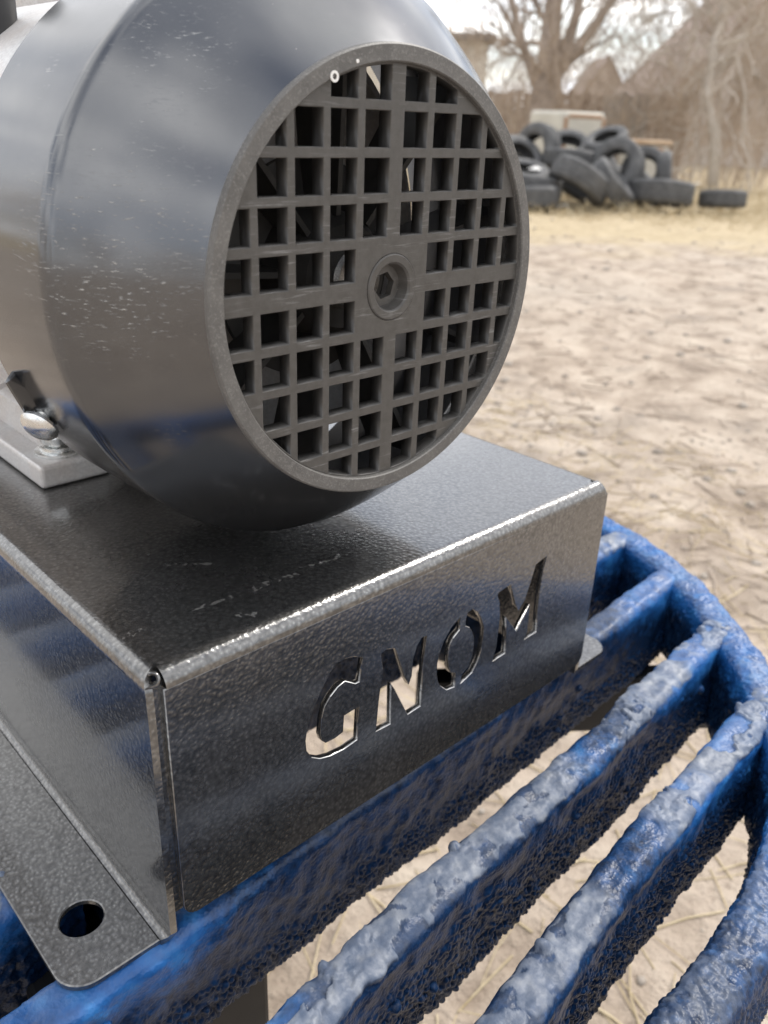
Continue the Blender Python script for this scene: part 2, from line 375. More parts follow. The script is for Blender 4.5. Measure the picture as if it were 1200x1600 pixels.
plain('roof_brown', (0.24, 0.18, 0.15), (0.34, 0.27, 0.23), 1.5, 0.8, 0.02)
plain('cream_wall', (0.48, 0.44, 0.38), (0.60, 0.56, 0.50), 1.0)
plain('dark_roof', (0.12, 0.11, 0.10), (0.19, 0.17, 0.155), 1.5)
plain('fence_brown', (0.33, 0.26, 0.21), (0.45, 0.37, 0.31), 1.5, 0.85, 0.02)
plain('fence_grey', (0.27, 0.26, 0.25), (0.38, 0.365, 0.35), 1.5)
plain('white_litter', (0.75, 0.74, 0.72), (0.88, 0.87, 0.85), 6)
k = N('window_glass').set(Roughness=0.08); k.set(Base_Color=(0.03, 0.035, 0.04, 1)); M['glass'] = k.m

# ------------------------------------------------------------------ ground (one sheet to the horizon)
def ground_height(P):
    Q = np.c_[P, np.zeros(len(P))]
    d = np.hypot(P[:, 0], P[:, 1])
    return (fbm(Q * 0.35, 3, 3) * 0.05 + fbm(Q * 2.2, 4, 5) * 0.045 * sstep(80, 20, d)) * sstep(0.4, 2.5, d) + fbm(Q * 9, 3, 8) * 0.006
rr = np.concatenate([np.linspace(0.0004, 3.0, 90), np.geomspace(3.06, 22, 150), np.geomspace(23, 900, 40)])
na = 300
th = np.linspace(0, 2 * np.pi, na, endpoint=False)
RR, TT = np.meshgrid(rr, th, indexing='ij')
P2 = np.c_[(RR * np.cos(TT)).ravel() + 0.3, (RR * np.sin(TT)).ravel() + 0.3]
Vg = np.c_[P2, ground_height(P2)]
ii, jj = np.meshgrid(np.arange(len(rr) - 1), np.arange(na), indexing='ij')
j2 = (jj + 1) % na
Fg = np.stack([ii * na + jj, (ii + 1) * na + jj, (ii + 1) * na + j2, ii * na + j2], -1).reshape(-1, 4)
tag(link('ground', fast('ground', Vg, Fg), M['ground']), kind='structure')

# ------------------------------------------------------------------ blue grate
T = Z0 - 0.1335                                   # top of the bars
grate = empty('blue_grate', (0.17, 0.2, 0.0))
tag(grate, 'lumpy blue painted metal grate of parallel bars inside a round rim', 'grate')
GO = Vector(grate.location)
def smooth_path(pts, step, fine=None):
    pts = np.array(pts, float); t = np.r_[0, np.cumsum(np.hypot(*np.diff(pts, axis=0).T))]
    st0 = 0.002
    s0 = np.arange(0, t[-1] + st0 / 2, st0); q = np.c_[np.interp(s0, t, pts[:, 0]), np.interp(s0, t, pts[:, 1])]
    kern = np.hanning(27); kern /= kern.sum(); h = len(kern) // 2
    pad = np.r_[np.repeat(q[:1], h, 0) - (np.arange(h, 0, -1)[:, None]) * (q[1] - q[0]), q, np.repeat(q[-1:], h, 0) + (np.arange(1, h + 1)[:, None]) * (q[-1] - q[-2])]
    q = np.c_[np.convolve(pad[:, 0], kern, 'valid'), np.convolve(pad[:, 1], kern, 'valid')]
    ss = [0.0]                                            # finer sampling where the lens comes close
    while ss[-1] < s0[-1]:
        x, y = np.interp(ss[-1], s0, q[:, 0]), np.interp(ss[-1], s0, q[:, 1])
        ss.append(ss[-1] + (step if fine is None or fine(x, y) else step * 3.2))
    ss = np.array(ss[:-1])
    return np.c_[np.interp(ss, s0, q[:, 0]), np.interp(ss, s0, q[:, 1])]
def profile(half, height, step):
    """rounded bar section: (across, down); coarse on the hidden rear and underside"""
    rt, rb = half * 0.62, half * 0.6
    p = arc(-half + rt, rt, rt, math.pi, 1.5 * math.pi, 24) + arc(half - rt, rt, rt, 1.5 * math.pi, 2 * math.pi, 24)
    p += arc(half - rb, height - rb, rb, 0, 0.5 * math.pi, 16) + arc(-half + rb, height - rb, rb, 0.5 * math.pi, math.pi, 16)
    p.append(p[0]); p = np.array(p); t = np.r_[0, np.cumsum(np.hypot(*np.diff(p, axis=0).T))]
    ss = [0.0]
    while ss[-1] < t[-1] - step * 0.6:
        a_, d_ = np.interp(ss[-1], t, p[:, 0]), np.interp(ss[-1], t, p[:, 1])
        back = (a_ > half * 0.85 and d_ > height * 0.3) or d_ > height * 0.985
        ss.append(ss[-1] + (step * 2.6 if back else step))
    ss = np.array(ss[:-1])
    return np.c_[np.interp(ss, t, p[:, 0]), np.interp(ss, t, p[:, 1])]
def lumpy(name, path, half, height, step, seed, skin_sheen=1.0, smooth_side=0.0, grain=1.0, ztop=T, gmin=0.06, fine=None):
    q = smooth_path(path, step, fine)
    n = len(q); pr = profile(half, height, step); m = len(pr)
    tg = np.gradient(q, axis=0); tg /= np.linalg.norm(tg, axis=1)[:, None]
    nr = np.c_[-tg[:, 1], tg[:, 0]]                      # left normal of the path
    pn = np.roll(pr, -1, 0) - np.roll(pr, 1, 0); pn /= np.linalg.norm(pn, axis=1)[:, None]
    pn = np.c_[pn[:, 1], -pn[:, 0]]                       # outward normal in the section
    A = np.repeat(np.arange(n), m); B = np.tile(np.arange(m), n)
    base = np.c_[q[A] + nr[A] * pr[B, 0:1], ztop - pr[B, 1]]
    nor = np.c_[nr[A] * pn[B, 0:1], -pn[B, 1]]
    down = pr[B, 1] / height
    W = base * 1000.0                                     # in millimetres
    n6 = fbm(W / 7, 3, seed + 45)
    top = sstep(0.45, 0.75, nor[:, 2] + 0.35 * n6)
    lump = fbm(W / 26, 3, seed) * 2.6 + fbm(W / 9, 2, seed + 20) * 0.9
    # thick smeared skins lying along the top
    w1 = W / np.array([17.0, 15.0, 15.0]) + 0.45 * np.c_[vnoise(W / 6, seed + 3), vnoise(W / 6, seed + 4), vnoise(W / 6, seed + 5)]
    d1, id1 = worley(w1, seed + 30)
    patch = sstep(-0.25, 0.05, fbm(W / 60, 2, seed + 40) + 0.22) * skin_sheen
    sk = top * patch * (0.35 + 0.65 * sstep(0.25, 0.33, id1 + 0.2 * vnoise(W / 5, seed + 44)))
    d3, id3 = worley(W / np.array([7.0, 5.5, 6.0]) + 0.5 * np.c_[vnoise(W / 3, seed + 6), vnoise(W / 3, seed + 7), vnoise(W / 3, seed + 8)], seed + 33)
    flaky = sstep(0.0, 0.3, vnoise(W / 45, seed + 51) + 0.1)
    lift = sk * (0.3 + 1.3 * id1 * flaky + 1.0 * id3 * flaky + 0.28 * fbm(W / 2.2, 2, seed + 50))
    # beaded spatter on the lower flanks
    g1, gid = worley(W / 2.6, seed + 60)
    gm = sstep(0.12, 0.40, down + 0.20 * fbm(W / 14, 2, seed + 70)) * grain
    if smooth_side: gm = gm * (1 - smooth_side * sstep(0.72, 0.52, down + 0.14 * vnoise(W / 12, seed + 71)))
    gm = np.maximum(gm, gmin * grain)
    grainh = gm * (2.5 * np.sqrt(np.clip(1 - (g1 / 0.66) ** 2, 0, 1)) * (0.45 + 0.55 * gid))
    # sparse drops
    d2, id2 = worley(W / 24, seed + 80)
    drop = 3.4 * np.sqrt(np.clip(1 - (d2 / 0.13) ** 2, 0, 1)) * (id2 > 0.66)
    V = base + nor * ((lump + lift + grainh + drop) / 1000.0)[:, None]
    I, J = np.meshgrid(np.arange(n - 1), np.arange(m), indexing='ij')
    I2 = I + 1; J2 = (J + 1) % m
    F = np.stack([I * m + J, I * m + J2, I2 * m + J2, I2 * m + J], -1).reshape(-1, 4)
    me = fast(name, V - np.array(GO), F)
    a = me.attributes.new('skin_sheen', 'FLOAT', 'POINT')
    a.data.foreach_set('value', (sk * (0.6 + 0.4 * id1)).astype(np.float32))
    # sprayed blue, faded downwards to paint in the shade of the valleys: near the rim, at the left end and on what faces up
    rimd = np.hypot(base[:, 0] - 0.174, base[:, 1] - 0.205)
    spray_shade = 0.75 * sstep(0.235, 0.32, rimd) * sstep(0.22, 0.34, base[:, 0] - 0.4 * np.minimum(base[:, 1], 0)) + 0.7 * sstep(0.055, -0.03, base[:, 0])
    spray_shade = spray_shade * sstep(0.55, 0.08, down) + 0.26 * sstep(0.24, 0.02, down) + 0.34 * fbm(W / 45, 3, seed + 90) + 0.0
    b2_ = me.attributes.new('spray_shade', 'FLOAT', 'POINT'); b2_.data.foreach_set('value', np.clip(spray_shade, 0, 1).astype(np.float32))
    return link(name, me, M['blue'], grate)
rim_r = [(0.505, 0.20), (0.498, 0.13), (0.487, 0.088), (0.470, 0.050), (0.458, 0.025), (0.436, -0.008), (0.412, -0.036), (0.392, -0.058),
         (0.368, -0.082), (0.340, -0.105), (0.300, -0.131), (0.255, -0.146), (0.200, -0.155), (0.120, -0.158), (0.04, -0.150), (-0.04, -0.120),
         (-0.105, -0.06), (-0.145, 0.02), (-0.165, 0.12), (-0.165, 0.24)]
F1 = lambda x, y: x > -0.10
F2 = lambda x, y: x > -0.01
F3 = lambda x, y: x > 0.05
bars = [  # points from left to right, mesh step, smooth upper flank, skin, where to sample finely
    ([(-0.15, 0.004), (0.0, 0.0125), (0.1, 0.018), (0.21, 0.0215), (0.35, 0.029), (0.45, 0.035), (0.465, 0.036)], 0.00080, 0.9, 0.25, F1),
    ([(-0.11, -0.072), (0.02, -0.058), (0.1, -0.0485), (0.19, -0.0445), (0.26, -0.040), (0.35, -0.0325), (0.415, -0.027)], 0.00075, 0.5, 1.0, F2),
    ([(-0.04, -0.126), (0.05, -0.116), (0.1, -0.1075), (0.18, -0.098), (0.256, -0.0935), (0.32, -0.0895), (0.362, -0.0865)], 0.00075, 0.0, 1.0, F3),
    ([(0.312, 0.090), (0.40, 0.093), (0.487, 0.096)], 0.0014, 0.0, 1.0, None), ([(-0.165, 0.066), (-0.09, 0.070), (-0.012, 0.074)], 0.0016, 0.0, 1.0, None),
    ([(-0.165, 0.134), (0.1, 0.1415), (0.35, 0.150), (0.50, 0.156)], 0.002, 0.0, 1.0, None), ([(-0.165, 0.200), (0.1, 0.207), (0.35, 0.214), (0.502, 0.219)], 0.004, 0.0, 1.0, None),
    ([(-0.16, 0.266), (0.1, 0.272), (0.35, 0.277), (0.49, 0.281)], 0.004, 0.0, 1.0, None),
    ([(-0.14, 0.33), (0.1, 0.336), (0.35, 0.342), (0.46, 0.346)], 0.004, 0.0, 1.0, None),
    ([(-0.014, 0.062), (-0.014, 0.10), (-0.014, 0.142)], 0.003, 0.0, 0.3, None), ([(0.312, 0.150), (0.312, 0.12), (0.312, 0.082)], 0.003, 0.0, 0.3, None)]
for i, (pts, st, sm, skn, fn_) in enumerate(bars):
    lumpy('bar', pts, 0.0108, 0.067, st, 100 + i * 211, smooth_side=sm, skin_sheen=skn, fine=fn_)
# round rim: measured stretch in front, a circle behind
back_arc = [(0.17 + 0.337 * math.cos(a), 0.235 + 0.30 * math.sin(a)) for a in np.linspace(0.1, math.pi - 0.1, 24)]
lumpy('rim', list(reversed(rim_r)), 0.0122, 0.067, 0.00085, 900, skin_sheen=0.4, gmin=0.40, fine=lambda x, y: x > 0.08 and y < 0.15)
lumpy('rim', [(0.505, 0.195)] + back_arc + [(-0.165, 0.235)], 0.0122, 0.067, 0.004, 950, skin_sheen=0.35, gmin=0.4)
# carrying frame below
sb = MB(); a = on_ground(850, 1146, Z0 - 0.25); b = on_ground(1120, 1140, Z0 - 0.25)
dd = (b - a).normalized(); a = a - dd * 0.10; b = b + dd * 0.015
nrm = Vector((-dd.y, dd.x, 0)) * 0.02
sb.add([p - GO for p in (a, b, b + nrm, a + nrm)] + [p - GO + Vector((0, 0, 0.05)) for p in (a, b, b + nrm, a + nrm)],
       [(0, 3, 2, 1), (4, 5, 6, 7), (0, 1, 5, 4), (1, 2, 6, 5), (2, 3, 7, 6), (3, 0, 4, 7)])
bevel(sb.build('support_beam', M['dark'], grate), 0.003)
e = on_ground(416, 1555, Z0 - 0.26)
for (x, y) in ((e.x - 0.055, e.y + 0.02), (0.30, 0.47), (0.02, 0.47)):
    lg = MB(); lg.box((-0.055, -0.022, 0.0), (0.055, 0.022, T - 0.045), Matrix.Rotation(R(-6), 3, 'Z'), (x - GO.x, y - GO.y, -GO.z))
    bevel(lg.build('leg', M['dark'], grate), 0.003)

# ------------------------------------------------------------------ sheet-steel bracket with cut-out letters
BW, BH, BHF, BD, RB, TH = 0.2834, 0.1298, 0.1207, 0.36, 0.0064, 0.003
brk = empty('sheet_steel_bracket', (0.0, 0.0, Z0 - BH))
tag(brk, 'dark grey hammer-finish sheet steel bracket with GNOM cut out of its front', 'bracket')
BO = Vector((0, 0, BH))                       # bracket-top origin seen from the empty
def sweep_sheet(mb, sec, p0, p1, ax):
    """sec: closed section of (a, z); swept along ax from p0 to p1"""
    n = len(sec); V = []
    for p in (p0, p1):
        for (a_, z) in sec: V.append((a_, p, z) if ax == 'y' else (p, a_, z))
    F = [(i, (i + 1) % n, n + (i + 1) % n, n + i) for i in range(n)]
    if ax == 'x': F = [tuple(reversed(f)) for f in F]
    mb.add([Vector(v) + BO for v in V], F)
    return mb
def bend(cx_, cz_, a0, a1, ro, ri, n=10):
    return arc(cx_, cz_, ro, a0, a1, n) + list(reversed(arc(cx_, cz_, ri, a0, a1, n)))
# top plate with bend-relief notches at the front corners
tp = [(RB, RB + 0.0022)] + list(reversed(arc(RB, RB, 0.0022, 0, math.pi / 2, 8)))[1:-1] + [(RB + 0.0022, RB)]
tp += [(BW - RB - 0.0022, RB)] + list(reversed(arc(BW - RB, RB, 0.0022, math.pi / 2, math.pi, 8)))[1:-1] + [(BW - RB, RB + 0.0022), (BW - RB, BD), (RB, BD)]
me = cut_plate('top_panel', tp, [], TH, ((0, 0, BH - TH), (1, 0, 0), (0, 1, 0), (0, 0, 1)))
link('top_panel', me, M['hammer'], brk, False)
# letters traced on the front plane
def px_front(pts, ox, oy, s):
    r_ = []
    for (a_, b_) in pts:
        p = on_y(ox + a_ * s, oy + b_ * s, 0.0); r_.append((p.x, p.z - Z0))
    return r_
z5 = (440, 850, 0.23134); z6 = (640, 850, 0.2)
Gl = px_front([(550, 768), (490, 762), (430, 775), (375, 805), (330, 870), (290, 950), (250, 1040), (210, 1130), (180, 1230), (165, 1330), (172, 1400), (205, 1440),
               (260, 1448), (330, 1430), (420, 1385), (510, 1322), (523, 1100), (425, 1160), (418, 1270), (360, 1315), (300, 1345), (272, 1330), (260, 1290), (270, 1180), (290, 1100), (330, 1030),
               (380, 965), (430, 925), (500, 942), (525, 930)], *z5)
Nl = px_front([(596, 1021), (604, 1015), (617, 1013), (621, 1023.5), (632, 1058), (639, 1070), (644, 1056), (646, 1030), (652, 1010), (659, 997), (667, 993.6), (662, 1030), (657, 1103), (637, 1116),
               (617, 1077), (611, 1068), (610, 1131), (588, 1142.6), (592.7, 1093), (599, 1046.6)], 0, 0, 1)
O1 = px_front([(397, 575), (330, 650), (270, 760), (235, 860), (220, 930), (215, 1020), (225, 1080), (245, 1110), (290, 1138), (352, 1115), (358, 1010), (320, 1005), (302, 960), (300, 880), (310, 800), (340, 735), (390, 672)], *z6)
O2 = px_front([(440, 600), (455, 540), (490, 512), (530, 530), (560, 580), (580, 650), (575, 730), (560, 830), (530, 920), (490, 1000), (440, 1050), (397, 1090), (410, 1020), (465, 955), (490, 880), (505, 800),
               (505, 730), (490, 680), (470, 650), (440, 640)], *z6)
Ml = px_front([(1072, 95), (1050, 190), (1020, 350), (1000, 520), (990, 685), (897, 745), (920, 690), (935, 560), (940, 472), (835, 682), (770, 590), (752, 570), (755, 700), (745, 852), (650, 915),
               (680, 800), (700, 650), (708, 560), (705, 450), (690, 400), (700, 380), (790, 318), (810, 400), (830, 480), (850, 525), (900, 440), (950, 290), (990, 160)], *z6)
rc = 0.007
fo = [(0.0062, -RB), (0.0062, -BHF + rc)] + arc(0.0062 + rc, -BHF + rc, rc, math.pi, 1.5 * math.pi, 6)[1:]
fo += arc(BW - rc - 0.001, -BHF + rc, rc, 1.5 * math.pi, 2 * math.pi, 6) + [(BW - 0.001, -RB)]
me = cut_plate('front_panel', fo, [Gl, Nl, O1, O2, Ml], TH, ((0, TH, BH), (1, 0, 0), (0, 0, 1), (0, -1, 0)), 0.00024)
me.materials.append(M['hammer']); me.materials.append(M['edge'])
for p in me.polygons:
    c = p.center
    if p.normal.y > -0.92 and 0.02 < c.x < BW - 0.02 and -BHF + 0.01 < c.z - BH < -0.015 and p.normal.z > 0.5 and p.normal.y < -0.2: p.material_index = 1  # painted highlight only on bevels that face up
fp = bpy.data.objects.new('front_panel', me); col.objects.link(fp); fp.parent = brk
fp['label'] = 'front sheet with the letters GNOM cut through it'
mb = MB(); sweep_sheet(mb, bend(RB, -RB, math.pi, math.pi / 2, RB, RB - TH), 0.0072, BW - 0.004, 'x')
autosmooth(mb.build('front_bend', M['hammer'], brk), 50)
mb = MB()
for x0_ in (0.0006, BW - 0.0066): MB().box((x0_, 0.0026, BH - BHF + 0.004), (x0_ + 0.006, 0.0045, BH - 0.0045)).build('corner_seam', M['hammer'], brk)
mb = MB(); mb.lathe([(0, 0.0016), (0.0007, 0.0023), (0.0004, 0.0030), (-0.0008, 0.0032), (-0.0016, 0.0022)], 24, Vector((0.0040, 0.0040, BH - 0.0030)), (-0.55, -0.6, 0.6), close=True)
autosmooth(mb.build('corner_burr', M['hammer'], brk), 60)
# side sheets with their bends and flanges
for s in (0, 1):
    def X(a_): return a_ if s == 0 else BW - a_
    m2 = MB(); sec = bend(RB, -RB, math.pi / 2, math.pi, RB, RB - TH)
    ro = 0.0062; ri = ro - TH
    body = arc(RB, -RB, RB, math.pi / 2, math.pi, 10) + arc(-ri, -BH + ri, ri, 0, -math.pi / 2, 8)
    inner = arc(RB, -RB, RB - TH, math.pi / 2, math.pi, 10) + arc(-ri, -BH + ri, ro, 0, -math.pi / 2, 8)
    sec = [(X(a_), z) for (a_, z) in body] + [(X(a_), z) for (a_, z) in reversed(inner)]
    V0 = len(sec); h = len(body)
    V = []
    for j, (a_, z) in enumerate(sec):
        jj_ = j if j < h else V0 - 1 - j
        y0 = 0.0072 - 0.0054 * min(1.0, jj_ / 10.0)
        if jj_ >= 11: y0 = 0.0018 + 0.0035 * (jj_ - 11) / (h - 11)
        V.append((a_, y0, z))
    V += [(a_, BD, z) for (a_, z) in sec]
    F = [(i, (i + 1) % V0, V0 + (i + 1) % V0, V0 + i) for i in range(V0)]
    F += [(i, V0 - 1 - i, V0 - 2 - i, i + 1) for i in range(h - 1)]
    if s: F = [tuple(reversed(f)) for f in F]
    m2.add([Vector(v) + BO for v in V], F)
    o = m2.build('side_panel', M['hammer'], brk); autosmooth(o, 50)
    y0 = 0.0053; ox = 0.0420; rcn = 0.0125; ih = ri
    fl = [(ih, y0), (ih, BD), (ox, BD), (ox, y0 + rcn)] + arc(ox - rcn, y0 + rcn, rcn, 0, -math.pi / 2, 10)[1:]
    hol = [arc(0.0225, yy, 0.0089, 0, 2 * math.pi, 40)[:-1] for yy in (0.036, BD - 0.036)]
    fl = [(BW + a_, b_) if s else (-a_, b_) for (a_, b_) in fl]; hol = [[(BW + a_, b_) if s else (-a_, b_) for (a_, b_) in hh] for hh in hol]
    me = cut_plate('mounting_flange', fl, hol, TH, ((0, 0, -TH), (1, 0, 0), (0, 1, 0), (0, 0, 1)), 0.0005)
    autosmooth(link('mounting_flange', me, M['hammer'], brk, False), 40)

# ------------------------------------------------------------------ electric motor
CX, CZ = 0.1166, 0.1200                           # axis, above the bracket top
mot = empty('electric_motor', (CX, 0.2, Z0 + 0.0005))
tag(mot, 'electric motor with glossy black fan cover and round grille on the steel bracket', 'electric motor')
MO = Vector((CX, 0.2, 0.0))
AX = Vector((0, 1, 0)); AO = Vector((0, -0.2, CZ))   # axis origin at y = 0, in motor coordinates
YF, RR_, RIN, Y2, R2_, YB, RBK = 0.006, 0.0800, 0.0746, 0.0497, 0.1135, 0.112, 0.1152
prof = [(YF + 0.0022, RR_ + 0.0004)]
sl = (R2_ - RR_ - 0.0004) / (Y2 - YF - 0.0022)
for i in range(1, 15):
    t = i / 15; prof.append((YF + 0.0022 + (Y2 - 0.0035 - YF - 0.0022) * t, RR_ + 0.0004 + (R2_ - 0.0030 - RR_) * t + 0.0012 * math.sin(math.pi * t)))
for i in range(0, 9):
    t = i / 8; a_ = Vector((Y2 - 0.0035, R2_ - 0.0026)); b_ = Vector((Y2, R2_ + 0.0002)); c_ = Vector((Y2 + 0.005, R2_ + 0.0002))
    q = a_ * (1 - t) ** 2 + b_ * 2 * t * (1 - t) + c_ * t * t; prof.append((q.x, q.y))
for i in range(1, 9):
    t = i / 8; prof.append((Y2 + 0.005 + (YB - Y2 - 0.005) * t, R2_ + 0.0002 + (RBK - R2_ - 0.0002) * t))
inner = [(a_ , r_ - 0.0018) for (a_, r_) in reversed(prof)]; inner[-1] = (YF + 0.0022, RR_ - 0.001)
mb = MB(); mb.lathe(prof + inner, 160, AO, AX, close=True)
# the lower side of the cover is slightly flattened where it meets the bracket
mb.v = [(x, y, max(z, 0.0105 + (z - 0.0105) * 0.35) if z < 0.0105 else z) for (x, y, z) in mb.v]
cover = mb.build('fan_cover', M['cover'], mot); autosmooth(cover, 40)
cover['label'] = 'glossy black flared fan cover'
# rim ring of the grille
mb = MB(); rp_ = [(YF + 0.0030, RR_ + 0.0006), (YF + 0.0006, RR_ + 0.0004), (YF, RR_ - 0.0002), (YF, RIN + 0.0004), (YF + 0.0005, RIN), (YF + 0.0075, RIN - 0.0004), (YF + 0.0075, RR_ - 0.0002)]
mb.lathe(rp_, 160, AO, AX, close=True)
rim_o = mb.build('grille_rim', M['rim_plastic'], cover); autosmooth(rim_o, 30)
# grille with square openings
hol = []
ed = [(0.0034, 0.0148), (0.0184, 0.0299), (0.0332, 0.0447), (0.0481, 0.0597), (0.0630, 0.0741)]
ok = {1: 5, 2: 5, 3: 4, 4: 4, 5: 2}
RC = 0.0738
def clip_circle(x0, x1, z0, z1):
    P = [(x0, z0), (x1, z0), (x1, z1), (x0, z1)]; res = []
    n_ = 14
    for i in range(4):
        a_, b_ = P[i], P[(i + 1) % 4]
        for t in range(n_):
            x, z = a_[0] + (b_[0] - a_[0]) * t / n_, a_[1] + (b_[1] - a_[1]) * t / n_
            r_ = math.hypot(x, z)
            if r_ > RC: x, z = x * RC / r_, z * RC / r_
            if t and r_ <= RC and 0 < t < n_: continue
            res.append((x, z))
    # points pulled onto the circle must stay inside the cell
    return [(min(max(x, x0), x1), min(max(z, z0), z1)) for (x, z) in res]
def cell(x0, x1, z0, z1):
    if math.hypot(x1, z1) <= RC: return [(x0, z0), (x1, z0), (x1, z1), (x0, z1)]
    pts = [(x0, z0)]
    xa = min(x1, math.sqrt(max(RC ** 2 - z0 ** 2, 0))); za = min(z1, math.sqrt(max(RC ** 2 - x0 ** 2, 0)))
    pts.append((xa, z0))
    p0 = (xa, math.sqrt(max(RC ** 2 - xa ** 2, 0))) if xa == x1 else (xa, z0)
    p1 = (math.sqrt(max(RC ** 2 - za ** 2, 0)), za) if za == z1 else (x0, za)
    a0, a1 = math.atan2(p0[1], p0[0]), math.atan2(p1[1], p1[0])
    if xa == x1: pts.append(p0)
    pts += arc(0, 0, RC, a0, a1, 8)[1:]
    if za == z1: pts.append((x0, z1))
    return pts
for j in range(1, 6):
    for i in range(1, ok[j] + 1):
        if i == 1 and j == 1: continue
        for sx in (1, -1):
            for sz in (1, -1):
                c = cell(*ed[i - 1], *ed[j - 1])
                cc = [(x * sx, z * sz) for (x, z) in c]
                if sx * sz < 0: cc.reverse()
                q = []
                for p in cc:
                    if not q or math.hypot(p[0] - q[-1][0], p[1] - q[-1][1]) > 1e-5: q.append(p)
                hol.append(q)
hol.append(arc(0, 0, 0.0122, 0, 2 * math.pi, 48)[:-1])
YG = 0.0082
me = cut_plate('grille', arc(0, 0, RIN + 0.0002, 0, 2 * math.pi, 120)[:-1], hol, 0.0062, ((0.0004, YG + 0.0062 - 0.2, CZ), (1, 0, 0), (0, 0, 1), (0, -1, 0)), 0.00028)
me.materials.append(M['grille']); me.materials.append(M['fan'])
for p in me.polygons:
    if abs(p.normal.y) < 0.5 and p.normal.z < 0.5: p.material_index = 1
gr = link('grille', me, None, cover, False); gr['label'] = 'scuffed grey-brown moulded plastic grille of square openings'
# central cup with a hexagonal hole
mb = MB(); mb.lathe([(YG + 0.0010, 0.0124), (YG - 0.0002, 0.0122), (YG - 0.0006, 0.0117), (YG - 0.0005, 0.0093), (YG + 0.0002, 0.0086), (YG + 0.0042, 0.0076)], 64, AO + Vector((0.0004, 0, 0)), AX)
hx = [(0.0052 * math.cos(R(60 * i + 12)), 0.0052 * math.sin(R(60 * i + 12))) for i in range(6)]
n0 = len(mb.v); c64 = [(0.0076 * math.cos(2 * math.pi * i / 48), 0.0076 * math.sin(2 * math.pi * i / 48)) for i in range(48)]
me2 = cut_plate('hub_floor', c64, [hx], 0.003, ((0.0004, YG + 0.0072 - 0.2, CZ), (1, 0, 0), (0, 0, 1), (0, -1, 0)))
for v in me2.vertices: mb.v.append(tuple(v.co))
for p in me2.polygons: mb.f.append(tuple(i + n0 for i in p.vertices))
bpy.data.meshes.remove(me2)
autosmooth(mb.build('hub_cup', M['grille'], cover), 30)
# a small white paint ring and dot left on the rim
mb = MB(); p = on_y(523, 122, YF - 0.0002) - Vector((CX, 0.2, Z0))
mb.lathe([(0, 0.0009), (0, 0.0017), (0.0004, 0.0017), (0.0004, 0.0009)], 20, p - AX * 0.0001, AX, close=True)
p = on_y(559, 98, YF - 0.0002) - Vector((CX, 0.2, Z0)); mb.lathe([(0, 0.0), (0, 0.0006), (0.0004, 0.0006)], 10, p - AX * 0.0001, AX)
mb.build('paint_mark', M['white_litter'], cover)
# fan behind the grille
fan = MB(); fan.lathe([(0.036, 0.0), (0.036, 0.014), (0.034, 0.020), (0.040, 0.024), (0.056, 0.026), (0.058, 0.044), (0.061, 0.044), (0.061, 0.0)], 64, AO, AX)
fan_o = fan.build('fan', M['fan'], mot); autosmooth(fan_o, 30)
for i in range(9):
    a_ = 2 * math.pi * i / 9 + 0.25
    bl = MB(); u = Vector((math.cos(a_), 0, math.sin(a_))); t_ = Vector((-math.sin(a_), 0, math.cos(a_))) * 0.0011
    q = [AO + u * 0.023 + AX * 0.037, AO + u * 0.088 + AX * 0.027, AO + u * 0.090 + AX * 0.0585, AO + u * 0.023 + AX * 0.0585]
    bl.add([p - t_ for p in q] + [p + t_ for p in q], [(0, 1, 2, 3), (7, 6, 5, 4), (0, 4, 5, 1), (1, 5, 6, 2), (2, 6, 7, 3), (3, 7, 4, 0)])
    bl.build('blade', M['fan'], fan_o)
mb = MB(); mb.lathe([(0.026, 0.0), (0.026, 0.0105), (0.0275, 0.012), (0.06, 0.012)], 40, AO, AX); autosmooth(mb.build('shaft', M['steel'], mot), 30)
# cast body
mb = MB(); mb.lathe([(0.094, 0.0), (0.094, 0.030), (0.098, 0.034), (0.098, 0.098), (0.102, 0.1035), (0.120, 0.1035), (0.150, 0.1035), (0.160, 0.1042), (0.168, 0.105), (0.36, 0.105), (0.366, 0.1), (0.366, 0.0)], 96, AO, AX)
mb.v = [(x, y, max(z, CZ - 0.087) if y < -0.035 else z) for (x, y, z) in mb.v]
body_o = mb.build('motor_body', M['alu'], mot); autosmooth(body_o, 30)
for i in range(40):
    a_ = 2 * math.pi * i / 40 + 0.03
    if abs(math.degrees(a_) - 135) < 26 or abs(math.degrees(a_) - 270) < 40: continue
    fn = MB(); u = Vector((math.cos(a_), 0, math.sin(a_))); t_ = Vector((-math.sin(a_), 0, math.cos(a_))) * 0.0012
    q = [AO + u * 0.103 + AX * 0.185, AO + u * 0.111 + AX * 0.19, AO + u * 0.111 + AX * 0.355, AO + u * 0.103 + AX * 0.358]
    fn.add([p - t_ for p in q] + [p + t_ for p in q], [(0, 1, 2, 3), (7, 6, 5, 4), (0, 4, 5, 1), (1, 5, 6, 2), (2, 6, 7, 3), (3, 7, 4, 0)])
    fn.build('cooling_fin', M['alu'], body_o)
# black gland at the upper left of the body
g = on_y(-12, 20, 0.200) - Vector((CX, 0.2, Z0))
mb = MB(); mb.lathe([(-0.0165, 0.0), (-0.0165, 0.0075), (-0.013, 0.0098), (0.034, 0.0102), (0.037, 0.008), (0.037, 0.0)], 32, g, (0.0, -0.05, 1.0)); autosmooth(mb.build('cable_gland', M['black'], body_o), 30)
